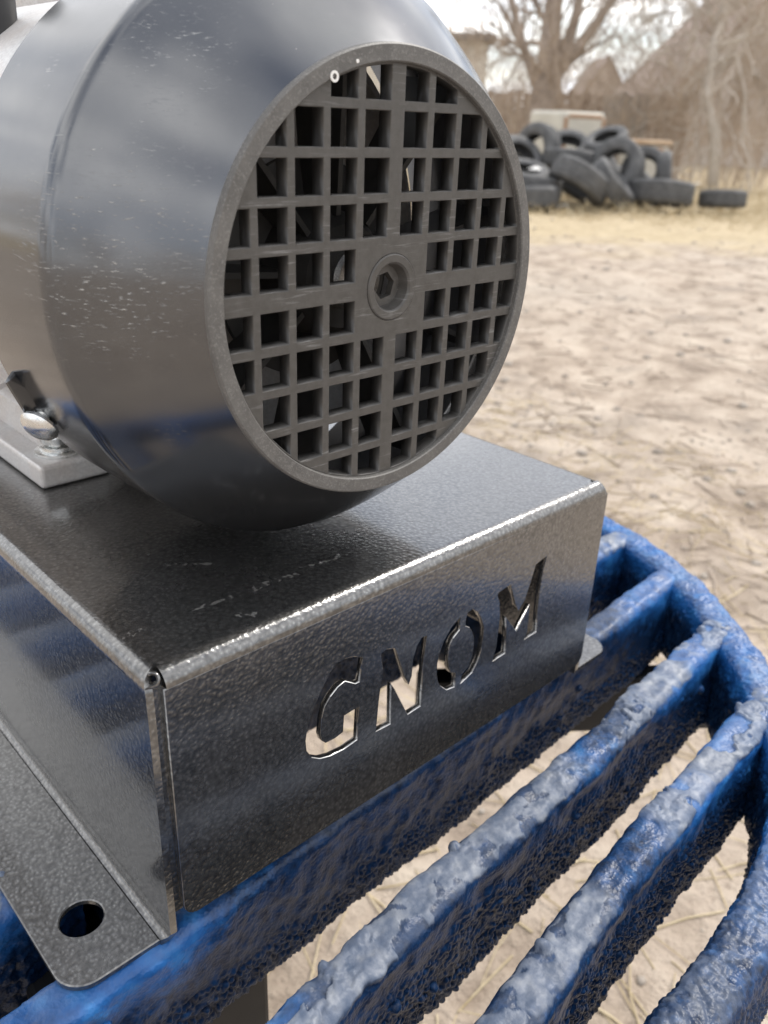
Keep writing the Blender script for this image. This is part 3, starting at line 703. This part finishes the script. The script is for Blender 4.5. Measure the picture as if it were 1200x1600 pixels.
# feet: pad, web, bolt and washers
for s in (-1, 1):
    mb = MB(); x0 = 0.0385 - CX
    sx = (lambda a_: a_) if s < 0 else (lambda a_: -a_)
    pts = [(x0, -0.0225), (x0 + 0.035, -0.0225), (x0 + 0.05, -0.012), (x0 + 0.05, 0.16), (x0, 0.16)]
    V = [(sx(a_), b_, 0.0) for a_, b_ in pts] + [(sx(a_), b_, 0.0125) for a_, b_ in pts]
    n_ = len(pts); F = [tuple(reversed(range(n_))), tuple(range(n_, 2 * n_))] + [(i, (i + 1) % n_, n_ + (i + 1) % n_, n_ + i) for i in range(n_)]
    if s > 0: F = [tuple(reversed(f)) for f in F]
    mb.add(V, F); ft = mb.build('foot', M['alu'], mot); bevel(ft, 0.0022, 3)
    wb = MB(); V = [(sx(x0 + a_), b_, c_) for b_ in (0.006, 0.15) for a_, c_ in ((0.012, 0.011), (0.046, 0.011), (0.055, 0.06), (0.012, 0.052))]
    F = [(0, 1, 2, 3), (7, 6, 5, 4), (0, 4, 5, 1), (1, 5, 6, 2), (2, 6, 7, 3), (3, 7, 4, 0)]
    if s > 0: F = [tuple(reversed(f)) for f in F]
    wb.add(V, F); bevel(wb.build('foot_web', M['alu'], mot), 0.002, 2)
    bx_ = sx(0.0555 - CX); by_ = -0.0065
    bt = MB(); bt.lathe([(0.0, 0.0), (0.0, 0.0052), (0.006, 0.0052), (0.006, 0.0078), (0.0095, 0.0082), (0.012, 0.0070), (0.0132, 0.004), (0.0135, 0.0)], 32, (bx_, by_, 0.0125), (0, 0, 1))
    bo = autosmooth(bt.build('foot_bolt', M['zinc'], mot), 30)
    ws = MB(); ws.lathe([(0.0, 0.0), (0.0, 0.0118), (0.0016, 0.0118), (0.0018, 0.0113), (0.0018, 0.0)], 40, (bx_, by_, 0.0126), (0, 0, 1)); autosmooth(ws.build('washer', M['zinc'], bo), 30)
    ws = MB(); ws.lathe([(0.0019, 0.0), (0.0019, 0.0092), (0.0042, 0.0092), (0.0044, 0.0088), (0.0044, 0.0)], 40, (bx_, by_, 0.0126), (0, 0, 1)); autosmooth(ws.build('spring_washer', M['zinc'], bo), 30)
# clip that holds the cover: dark wedge, block and radial screw
YS = 0.099
def mpt(u, v, y): return on_y(u, v, y) - Vector((CX, 0.2, Z0))
w0 = [mpt(5, 598, YS), mpt(16, 590, YS), mpt(78, 622, YS), mpt(62, 645, YS), mpt(44, 660, YS)]
dv_ = Vector((0.010, 0.012, 0.003))
mb = MB(); n_ = len(w0); V = w0 + [p + dv_ for p in w0]
mb.add(V, [tuple(range(n_)), tuple(reversed(range(n_, 2 * n_)))] + [(i, n_ + i, n_ + (i + 1) % n_, (i + 1) % n_) for i in range(n_)])
clip = mb.build('cover_clip', M['cover'], mot); bevel(clip, 0.0012, 2)
hc = mpt(64, 664, YS - 0.002); rad = Vector((hc.x, 0, hc.z - CZ)).normalized(); rad = (rad + Vector((0, -0.45, -0.15))).normalized()
sh = MB(); sh.lathe([(-0.016, 0.0), (-0.016, 0.0042), (0.0, 0.0042)], 24, hc, rad)
prs = []
for i in range(8): prs += [(-0.010 + i * 0.0013, 0.0041), (-0.010 + i * 0.0013 + 0.00065, 0.0050)]
sh.lathe(prs, 24, hc, rad); sh.lathe([(0.0, 0.0042), (0.0, 0.0076), (0.0012, 0.0078), (0.0030, 0.0068), (0.0043, 0.0047), (0.0050, 0.0020), (0.0051, 0.0)], 40, hc, rad)
autosmooth(sh.build('screw', M['zinc'], clip), 30)
nb = MB(); nb.lathe([(-0.018, 0.0), (-0.018, 0.0105), (-0.0095, 0.0105), (-0.0095, 0.0)], 6, hc, rad); bevel(nb.build('nut', M['black'], clip), 0.001, 2)

# ------------------------------------------------------------------ litter on the near ground: straw and pebbles
def straw_field(name, n, area, lo, hi, thick, seed, up=0.06):
    r = np.random.RandomState(seed); V = []; F = []
    for i in range(n):
        x, y = area(r); a_ = r.uniform(0, 2 * np.pi); l = r.uniform(lo, hi); t_ = thick * r.uniform(0.6, 1.4)
        z = float(ground_height(np.array([[x, y]]))[0]) + t_
        d = np.array([np.cos(a_), np.sin(a_), r.uniform(-0.2, 1) * up]); s_ = np.array([-np.sin(a_), np.cos(a_), 0]); b = len(V)
        kink = r.uniform(-0.15, 0.15)
        for q, tt in enumerate((0, 0.5, 1)):
            c = np.array([x, y, z]) + d * l * tt + s_ * kink * l * (0.5 - abs(tt - 0.5))
            for k_ in range(3): V.append(c + t_ * (s_ * math.cos(2.09 * k_) + np.array([0, 0, 1.0]) * math.sin(2.09 * k_)))
        for q in range(2):
            for k_ in range(3): F.append((b + q * 3 + k_, b + q * 3 + (k_ + 1) % 3, b + q * 3 + 3 + (k_ + 1) % 3, b + q * 3 + 3 + k_))
    return fast(name, np.array(V), np.array(F))
mid = lambda r: (lambda d_, a_: (d_ * math.cos(a_), d_ * math.sin(a_)))(r.uniform(1.2, 7.5), r.uniform(0.15, 1.15))
o = link('twigs', straw_field('twigs', 2200, mid, 0.03, 0.16, 0.0022, 9), M['twig'], None, False)
tag(o, 'broken twigs and straw bits over the middle of the yard', 'twigs', kind='stuff')
near = lambda r: (r.uniform(0.05, 2.2), r.uniform(-0.5, 1.7))
o = link('straw', straw_field('straw', 2600, near, 0.02, 0.13, 0.0011, 1), M['straw'], None, False)
tag(o, 'dry straw bits strewn over the sand under the grate', 'straw', kind='stuff')
r = np.random.RandomState(4); V = []; F = []
ico_v = np.array([(0, 0, 1), (0.9, 0, 0.4), (0.28, 0.85, 0.4), (-0.72, 0.53, 0.4), (-0.72, -0.53, 0.4), (0.28, -0.85, 0.4), (0.72, 0.53, -0.4), (-0.28, 0.85, -0.4), (-0.9, 0, -0.4), (-0.28, -0.85, -0.4), (0.72, -0.53, -0.4), (0, 0, -1)])
ico_f = np.array([(0, 1, 2), (0, 2, 3), (0, 3, 4), (0, 4, 5), (0, 5, 1), (1, 6, 2), (2, 7, 3), (3, 8, 4), (4, 9, 5), (5, 10, 1), (2, 6, 7), (3, 7, 8), (4, 8, 9), (5, 9, 10), (1, 10, 6), (6, 11, 7), (7, 11, 8), (8, 11, 9), (9, 11, 10), (10, 11, 6)])
for i in range(1900):
    if i < 900: x, y = r.uniform(0.05, 2.4), r.uniform(-0.5, 1.9); s_ = r.uniform(0.002, 0.008)
    else:
        dd_ = r.uniform(1.5, 9); aa = r.uniform(0.2, 1.1); x, y = dd_ * math.cos(aa), dd_ * math.sin(aa); s_ = r.uniform(0.004, 0.006) * (1 + 3.5 * r.rand() ** 3)
    z = float(ground_height(np.array([[x, y]]))[0])
    V.append(ico_v * s_ * r.uniform(0.6, 1.3, 3) * np.array([1, 1, 0.6]) * r.uniform(0.85, 1.15, (12, 1)) + np.array([x, y, z + s_ * 0.15])); F.append(ico_f + 12 * i)
o = link('pebbles', fast('pebbles', np.concatenate(V), np.concatenate(F)), M['pebble'], None, True)
tag(o, 'small stones and clods scattered over the sandy ground', 'pebbles', kind='stuff')
# dead grass towards the tyres
g0 = on_ground(1000, 335)
fwd = Vector((0.69, 0.72, 0)).normalized(); rgt = Vector((0.72, -0.69, 0)).normalized()
def grass_area(r):
    a_ = r.uniform(-1.6, 6.0) * r.uniform(0.3, 1); b_ = r.uniform(-3.8, 4.6); p = g0 + fwd * a_ + rgt * b_; return p.x, p.y
o = link('dry_grass', straw_field('dry_grass', 9000, grass_area, 0.05, 0.16, 0.0035, 3, 1.0), M['straw'], None, False)
tag(o, 'flattened dead yellow grass in front of the tyre heap', 'grass', kind='stuff')

# ------------------------------------------------------------------ tyre heap
def tyre_mesh(ro=0.355, wd=0.245, ri=0.20):
    h = wd / 2; prof = [(-h * 0.72, ri), (-h * 0.95, ri + 0.025), (-h, ri + (ro - ri) * 0.5), (-h * 0.95, ro - 0.028), (-h * 0.80, ro - 0.008)]
    for g_ in (-0.45, 0.0, 0.45): prof += [(h * (g_ - 0.10), ro), (h * (g_ - 0.07), ro - 0.009), (h * (g_ + 0.07), ro - 0.009), (h * (g_ + 0.10), ro)]
    prof += [(h * 0.80, ro - 0.008), (h * 0.95, ro - 0.028), (h, ri + (ro - ri) * 0.5), (h * 0.95, ri + 0.025), (h * 0.72, ri)]
    prof += [(h * 0.66, ri + 0.012), (h * 0.82, ri + (ro - ri) * 0.5), (h * 0.7, ro - 0.026), (0, ro - 0.020), (-h * 0.7, ro - 0.026), (-h * 0.82, ri + (ro - ri) * 0.5), (-h * 0.66, ri + 0.012)]
    m_ = MB(); m_.lathe(prof, 56, (0, 0, 0), (0, 0, 1), close=True); return m_.mesh('car_tyre')
tm = tyre_mesh()
tm.materials.append(M['tyre']); tm.polygons.foreach_set('use_smooth', [True] * len(tm.polygons))
try: tm.set_sharp_from_angle(angle=R(50))
except Exception: pass
DT = 10.0
GR = 'tyres dumped on the dry grass'
# u, v of the centre, depth, direction of the tyre's axis (right, towards camera, up), scale, label
tyres = [
 (948, 222, 9.9, (-0.35, 0.30, 0.85), 0.72, 'tilted tyre lying on top of the heap with its dark hole showing'),
 (962, 262, 9.7, (-0.55, 0.75, 0.35), 0.92, 'tyre just below the topmost one, leaning with its opening to the left'),
 (906, 283, 9.3, (0.50, -0.18, 0.85), 1.0, 'broad tyre sliding down to the right in front of the heap'),
 (957, 287, 9.35, (0.62, 0.22, 0.62), 0.86, 'tyre leaning on its tread at the middle foot of the heap'),
 (888, 230, 10.2, (-0.05, 0.55, 0.8), 0.72, 'upper left tyre with a half-hidden dark opening'),
 (889, 248, 9.9, (0.05, -0.05, 0.99), 0.85, 'tyre lying flat in the middle of the heap under the upper left one'),
 (838, 236, 10.2, (-0.75, 0.6, 0.2), 0.90, 'tyre standing on edge at the left end of the heap beside the grille'),
 (812, 246, 10.0, (0.35, 0.6, 0.7), 0.80, 'tyre tucked half behind the motor grille'),
 (818, 274, 9.6, (0.1, 0.3, 0.95), 0.85, 'pale dusty tyre lying flat, half hidden by the motor grille'),
 (836, 293, 9.4, (0.08, -0.12, 0.99), 0.86, 'flat tyre second from the ground at the left end of the heap'),
 (828, 309, 9.2, (-0.05, -0.10, 1.0), 0.90, 'lowest flat tyre at the left end of the heap'),
 (1006, 266, 9.9, (-0.3, 0.9, 0.32), 0.74, 'smaller tyre standing upright and facing the yard right of the heap'),
 (1037, 272, 9.9, (0.93, 0.3, 0.1), 0.72, 'tyre standing edge-on at the right end of the heap'),
 (1033, 302, 9.5, (0.06, -0.14, 0.98), 1.02, 'large tyre lying flat at the right foot of the heap'),
 (1129, 311, 9.7, (0.0, -0.12, 1.0), 0.76, 'lone flat tyre lying apart on the right'),
 (925, 268, 10.2, (0.2, 0.7, 0.6), 0.9, 'tyre buried in the dark middle of the heap'),
 (985, 292, 10.1, (0.2, 0.5, 0.8), 0.85, 'tyre wedged behind the large flat one at the right')]
camr = Vector(CAMR[0].tolist()); camf = Vector((CAMR[2][0], CAMR[2][1], 0)).normalized()
for (u, v, d, ax, s_, lb) in tyres:
    o = bpy.data.objects.new('car_tyre', tm); col.objects.link(o)
    axis = (camr * ax[0] - camf * ax[1] + Vector((0, 0, 1)) * ax[2]).normalized()
    o.rotation_euler = axis.to_track_quat('Z', 'Y').to_euler(); p = at_depth(u, v, d); o.scale = (s_, s_, s_)
    low = s_ * (0.345 * math.sqrt(max(0, 1 - axis.z ** 2)) + 0.1175 * abs(axis.z))
    p.z = max(p.z, low + 0.0); o.location = p
    tag(o, lb, 'tyre', GR)
# pale litter by the tyres
for (u, v, s_, lb) in ((1012, 316, 0.10, 'white crumpled rag on the grass by the large flat tyre'), (1089, 288, 0.055, 'small white scrap on the ground right of the tyre heap'),
                       (880, 326, 0.09, 'flat pale scrap on the grass in front of the sliding tyre'), (836, 266, 0.07, 'shiny white scrap lying on the tyres beside the grille')):
    p = on_ground(u, v) if v > 280 else at_depth(u, v, 9.25); m_ = MB(); n0 = 9; rs = random.Random(int(u))
    for i in range(n0):
        for j in range(n0):
            a_, b_ = (i / (n0 - 1) - 0.5) * 2, (j / (n0 - 1) - 0.5) * 2
            hgt = max(0.0, 1 - a_ * a_ - b_ * b_) * (0.45 + 0.4 * rs.random())
            m_.v.append((a_ * s_ * (0.8 + 0.4 * rs.random()), b_ * s_ * (0.8 + 0.4 * rs.random()), hgt * s_ * 0.7 + 0.01))
    for i in range(n0 - 1):
        for j in range(n0 - 1): m_.f.append((i * n0 + j, (i + 1) * n0 + j, (i + 1) * n0 + j + 1, i * n0 + j + 1))
    tag(m_.build('litter', M['white_litter'], None, False, p), lb, 'litter', 'pale litter by the tyres')

# ------------------------------------------------------------------ scrap cabinets behind the tyres
def cabinet(u, v, dep, wdt, dpt, hgt, rz, label, lid):
    p = at_depth(u, v, dep); base = Vector((p.x, p.y, 0.0)); e_ = empty('metal_cabinet', base, rz); tag(e_, label, 'cabinet')
    ob = MB().box((-wdt / 2, -dpt / 2, 0.02), (wdt / 2, dpt / 2, hgt)).build('shell', M['pale_panel'], e_); bevel(ob, 0.05, 4)
    t_ = 0.035
    for sx in (-1, 1):
        bevel(MB().box((sx * (wdt / 2 - t_) - t_, -dpt / 2 - 0.012, 0.03), (sx * (wdt / 2 - t_) + t_, -dpt / 2 + 0.02, hgt - 0.07)).build('frame_post', M['rust'], e_), 0.012)
    bevel(MB().box((-wdt / 2 + t_ * 2 + 0.003, -dpt / 2 - 0.010, hgt - 0.085), (wdt / 2 - t_ * 2 - 0.003, -dpt / 2 + 0.02, hgt - 0.03)).build('frame_rail', M['rust'], e_), 0.012)
    if lid: bevel(MB().box((-wdt / 2 - 0.02, -dpt / 2 - 0.02, hgt + 0.002), (wdt / 2 + 0.02, dpt / 2 + 0.02, hgt + 0.055)).build('lid', M['rust_pale'], e_), 0.012)
hd = math.atan2(-camf.x, camf.y)
cabinet(880, 240, 11.4, 0.78, 0.66, 1.06, hd + R(36), 'pale metal cabinet with rounded rusty door frame behind the tyre heap', False)
cabinet(1003, 250, 11.2, 0.50, 0.5, 0.70, hd + R(8), 'low pale metal box with rusty lid at the right behind the tyres', True)

# ------------------------------------------------------------------ fence, houses
def frame_at(u, v_top, dep):
    p = at_depth(u, v_top, dep); return p
fa = at_depth(660, 170, 17.0); fb = at_depth(1075, 170, 16.0)
fe = empty('board_fence', (fa.x, fa.y, 0.0)); tag(fe, 'brown board fence running behind the tyre heap and the bare tree', 'fence')
fd = (fb - fa); fd.z = 0; flen = fd.length; fd.normalize(); fn_ = Vector((-fd.y, fd.x, 0))
nb_ = 36
for i in range(nb_):
    s0 = flen * i / nb_; s1 = flen * (i + 1) / nb_ - 0.012; hgt = 1.5 + rnd.uniform(-0.05, 0.05)
    q = [fd * s0, fd * s1, fd * s1 + fn_ * 0.025, fd * s0 + fn_ * 0.025]
    m_ = MB(); m_.add(q + [p + Vector((0, 0, hgt)) for p in q], [(0, 3, 2, 1), (4, 5, 6, 7), (0, 1, 5, 4), (1, 2, 6, 5), (2, 3, 7, 6), (3, 0, 4, 7)])
    m_.build('board', M['fence_grey'] if 25 <= i <= 30 else M['fence_brown'], fe)
for i in range(7):
    q = fd * (flen * i / 6) + fn_ * 0.07; MB().box((q.x - 0.04, q.y - 0.04, 0), (q.x + 0.04, q.y + 0.04, 1.1)).build('post', M['fence_brown'], fe)
for zz in (0.3, 0.9):
    q = [fn_ * 0.026, fd * flen + fn_ * 0.026, fd * flen + fn_ * 0.06, fn_ * 0.06]
    m_ = MB(); m_.add([p + Vector((0, 0, zz)) for p in q] + [p + Vector((0, 0, zz + 0.08)) for p in q], [(0, 3, 2, 1), (4, 5, 6, 7), (0, 1, 5, 4), (1, 2, 6, 5), (2, 3, 7, 6), (3, 0, 4, 7)]); m_.build('rail', M['fence_brown'], fe)
def gable_house(u, dep, half, eave, ridge, depth_, label, wall, roof, over=0.35, rz=None, windows=()):
    p = at_depth(u, 200, dep); e_ = empty('house', (p.x, p.y, 0.0), (hd if rz is None else rz)); tag(e_, label, 'house')
    m_ = MB(); V = [(-half, 0, 0), (half, 0, 0), (half, 0, eave), (0, 0, ridge), (-half, 0, eave)]; V += [(x, depth_, z) for (x, y, z) in V]
    m_.add(V, [(0, 1, 2, 3, 4), (9, 8, 7, 6, 5), (0, 5, 6, 1), (1, 6, 7, 2), (4, 9, 5, 0)]); m_.build('wall', M[wall], e_)
    sl_ = (ridge - eave) / half; t_ = 0.14
    for s in (-1, 1):
        r_ = MB(); x1 = s * (half + over); z1 = eave - sl_ * over
        V = [(0, -over, ridge + 0.03), (x1, -over, z1 + 0.03), (x1, depth_ + over, z1 + 0.03), (0, depth_ + over, ridge + 0.03)]
        V += [(x, y, z + t_) for (x, y, z) in V]; F = [(0, 3, 2, 1), (4, 5, 6, 7), (0, 1, 5, 4), (1, 2, 6, 5), (2, 3, 7, 6), (3, 0, 4, 7)]
        if s < 0: F = [tuple(reversed(f)) for f in F]
        r_.add(V, F); r_.build('roof', M[roof], e_)
    for (x, z, ww, hh) in windows:
        wf = MB().box((x - ww / 2 - 0.07, -0.05, z - 0.07), (x + ww / 2 + 0.07, 0.03, z + hh + 0.07)).build('window', M['cream_wall'], e_)
        MB().box((x - ww / 2, -0.06, z), (x + ww / 2, -0.02, z + hh)).build('pane', M['glass'], wf)
    return e_
gable_house(1235, 24.0, 3.7, 1.75, 5.7, 7.0, 'brown gabled house behind the drooping bare tree at the right', 'house_wall', 'roof_brown')
gable_house(938, 62.0, 1.5, 3.4, 5.6, 6.0, 'small distant house with a pointed brown roof beyond the fence', 'fence_brown', 'roof_brown', 0.2)
gable_house(1000, 55.0, 2.6, 2.4, 3.2, 5.0, 'low distant shed with a pale front beyond the fence', 'cream_wall', 'dark_roof', 0.2)
p = at_depth(640, 120, 30.0); fh = empty('flat_roofed_building', (p.x, p.y, 0), hd); tag(fh, 'pale flat-roofed building showing past the top of the motor', 'building')
zt = at_depth(740, 66, 30.0).z
MB().box((-3.2, 0, 0), (2.75, 5, zt)).build('wall', M['cream_wall'], fh); MB().box((-3.4, -0.35, zt + 0.002), (3.0, 5.3, zt + 0.22)).build('roof', M['dark_roof'], fh)
wf = MB().box((0.9, -0.05, 0.9), (2.1, 0.03, 2.2)).build('window', M['fence_brown'], fh); MB().box((1.0, -0.07, 1.0), (2.0, -0.02, 2.1)).build('pane', M['glass'], wf)

# ------------------------------------------------------------------ bare trees and brush
def branch(mb, p, d, length, r0, depth, rs, kids=3, spread=0.6, droop=0.0, nseg=4, sides=5, minr=0.004):
    pts = [p]; rad = [r0]; q = p.copy(); dd_ = d.copy(); n = nseg
    for i in range(n):
        dd_ = (dd_ + Vector((rs.gauss(0, 0.13), rs.gauss(0, 0.13), rs.gauss(0, 0.10) - droop * (1.0 if depth < 3 else 0.3)))).normalized()
        q = q + dd_ * (length / n); pts.append(q.copy()); rad.append(max(minr, r0 * (1 - 0.55 * (i + 1) / n)))
    mb.tube(pts, rad, sides if r0 > 0.02 else 3, False)
    if depth <= 0: return
    for k_ in range(kids):
        t = rs.uniform(0.35, 1.0); i = min(n - 1, int(t * n)); b = pts[i].lerp(pts[i + 1], t * n - i)
        a = Vector((rs.gauss(0, 1), rs.gauss(0, 1), rs.gauss(0, 0.7))); a = (a - dd_ * a.dot(dd_)).normalized()
        nd = (dd_ * (1 - spread * 0.4) + a * spread * rs.uniform(0.6, 1.3) + Vector((0, 0, 0.12))).normalized()
        branch(mb, b, nd, length * rs.uniform(0.5, 0.78), max(minr, r0 * rs.uniform(0.42, 0.6)), depth - 1, rs, kids, spread, droop, max(3, nseg - 1), sides, minr)
def tree(name, base, stems, label, seed, bark='bark', kids=4, depth=3, droop=0.0, minr=0.006, spread=0.6):
    e_ = empty(name, base); tag(e_, label, 'tree'); rs = random.Random(seed); tr = MB(); cr = MB()
    for (pts, rad) in stems:
        P_ = [Vector(q) for q in pts]; tr.tube(P_, rad, 9, True)
        for i in range(len(P_) - 1):
            for k_ in range(kids):
                t = rs.uniform(0.1, 1.0); b = P_[i].lerp(P_[i + 1], t); d = (P_[i + 1] - P_[i]).normalized()
                if b.z < 1.2: continue
                a = Vector((rs.gauss(0, 1), rs.gauss(0, 1), rs.gauss(0.3, 0.5))).normalized()
                rr_ = rad[i] * (1 - t) + rad[i + 1] * t
                branch(cr, b, (d * 0.55 + a * 0.8).normalized(), rs.uniform(0.9, 1.9), rr_ * 0.24, depth - 1, rs, 4, spread, droop, 4, 5, minr)
        branch(cr, P_[-1], (P_[-1] - P_[-2]).normalized(), 1.6, rad[-1], depth, rs, 4, spread, droop, 4, 5, minr)
    t_ = tr.build('trunk', M[bark], e_, True); c_ = cr.build('crown', M[bark], e_, True)
    return e_
def loc(u, v, dep, base): return at_depth(u, v, dep) - base
D1 = 15.0; b1 = at_depth(852, 250, D1); b1.z = 0
st = [([(0, 0, -0.05), loc(848, 190, D1, b1), loc(858, 120, D1, b1), loc(860, 60, D1, b1), loc(868, -20, D1, b1), loc(872, -160, D1, b1)], [0.34, 0.30, 0.25, 0.19, 0.15, 0.08]),
      ([loc(856, 130, D1, b1), loc(884, 78, D1, b1), loc(898, 30, D1, b1), loc(912, -30, D1, b1), loc(925, -150, D1 + .3, b1)], [0.17, 0.12, 0.09, 0.075, 0.03]),
      ([loc(862, 120, D1, b1), loc(905, 72, D1 - .2, b1), loc(938, 28, D1 - .3, b1), loc(965, -20, D1 - .4, b1), loc(1000, -110, D1 - .6, b1)], [0.16, 0.11, 0.085, 0.06, 0.03]),
      ([loc(846, 150, D1, b1), loc(820, 80, D1 + .4, b1), loc(800, 10, D1 + .7, b1), loc(770, -90, D1 + 1, b1)], [0.12, 0.08, 0.05, 0.03])]
tree('bare_tree', b1, st, 'thick forked bare tree behind the tyre heap', 11, 'bark', 2, 3, 0.0, 0.005)
D2 = 14.0; b2 = at_depth(1120, 262, D2); b2.z = 0
st = [([(0, 0, -0.05), loc(1118, 215, D2, b2), loc(1104, 150, D2, b2), loc(1112, 95, D2, b2), loc(1122, 42, D2, b2)], [0.10, 0.085, 0.08, 0.09, 0.10]),
      ([loc(1120, 50, D2, b2), loc(1106, 10, D2, b2), loc(1092, -40, D2, b2)], [0.06, 0.04, 0.02]),
      ([loc(1122, 48, D2, b2), loc(1136, 0, D2, b2), loc(1146, -50, D2, b2)], [0.045, 0.03, 0.015]),
      ([loc(1116, 78, D2, b2), loc(1155, 60, D2 - .3, b2), loc(1215, 48, D2 - .6, b2)], [0.07, 0.045, 0.02]),
      ([loc(1110, 100, D2, b2), loc(1150, 85, D2 - .2, b2), loc(1165, 150, D2 - .3, b2), loc(1160, 215, D2 - .3, b2)], [0.06, 0.045, 0.03, 0.02])]
tree('pale_drooping_tree', b2, st, 'pale bare tree with drooping twigs in front of the gabled house', 23, 'pale_bark', 4, 3, 0.12, 0.008, 0.75)
def bush(u, v, dep, hgt, spread, stems, label, seed, mname='twig'):
    p = at_depth(u, v, dep); e_ = Vector((p.x, p.y, 0)); rs = random.Random(seed); m_ = MB()
    for i in range(stems):
        a_ = rs.uniform(0, 6.283); rr_ = spread * math.sqrt(rs.random()); q = Vector((rr_ * math.cos(a_), rr_ * math.sin(a_), 0))
        d = (Vector((math.cos(a_), math.sin(a_), 0)) * 0.35 * rs.random() + Vector((rs.gauss(0, 0.16), rs.gauss(0, 0.16), 1))).normalized()
        branch(m_, q, d, hgt * rs.uniform(0.5, 1.0), rs.uniform(0.006, 0.012), 2, rs, 4, 0.55, 0.02, 4, 3, 0.0045)
    o = m_.build('bare_bush', M[mname], None, False, e_); tag(o, label, 'bush', 'bare bushes along the edge of the yard')
bush(800, 230, 14.5, 2.3, 1.0, 16, 'bare bush right beside the top edge of the grille', 1)
bush(905, 220, 16.0, 2.2, 1.1, 14, 'bare bush behind the pale cabinet', 2)
bush(985, 225, 15.5, 1.7, 1.0, 14, 'low bare bush between the forked tree and the drooping tree', 3)
bush(1060, 245, 15.0, 2.2, 1.0, 18, 'bare bush left of the drooping tree', 4)
bush(1135, 250, 15.0, 2.6, 1.0, 20, 'tall bare bush tangled into the drooping tree', 5)
bush(1205, 255, 14.2, 2.7, 1.1, 22, 'bare bush at the right edge of the view', 6)
bush(740, 220, 15.5, 2.6, 1.1, 14, 'bare bush in front of the flat-roofed building', 7)
# far brush, one tangled mass along the yard's edge
m_ = MB(); rs = random.Random(77)
for i in range(420):
    u = rs.uniform(560, 1420); dep = rs.uniform(16.5, 21); p = at_depth(u, 200, dep); p.z = 0
    d = Vector((rs.gauss(0, 0.25), rs.gauss(0, 0.25), 1)).normalized(); branch(m_, p, d, rs.uniform(0.6, 1.4), rs.uniform(0.007, 0.012), 1, rs, 5, 0.7, 0.03, 3, 3, 0.006)
o = m_.build('brush', M['twig'], None, False); tag(o, 'tangled leafless brush along the far edge of the yard', 'brush', kind='stuff')
# treeline all round the yard so that the light and the reflections have a horizon
m_ = MB(); rs = random.Random(5)
for i in range(420):
    a_ = rs.uniform(0, 6.283); dd_ = rs.uniform(34, 70); p = Vector((dd_ * math.cos(a_), dd_ * math.sin(a_), 0))
    ang = math.atan2(p.x, p.y) - math.atan2(camf.x, camf.y); ang = (ang + math.pi) % (2 * math.pi) - math.pi
    if -0.35 < ang < 0.6: continue
    branch(m_, p, Vector((rs.gauss(0, 0.06), rs.gauss(0, 0.06), 1)).normalized(), rs.uniform(3, 6.5), rs.uniform(0.08, 0.16), 2, rs, 5, 0.6, 0.0, 4, 4, 0.02)
o = m_.build('far_trees', M['twig'], None, False); tag(o, 'far leafless wood all round the yard', 'trees', kind='stuff')
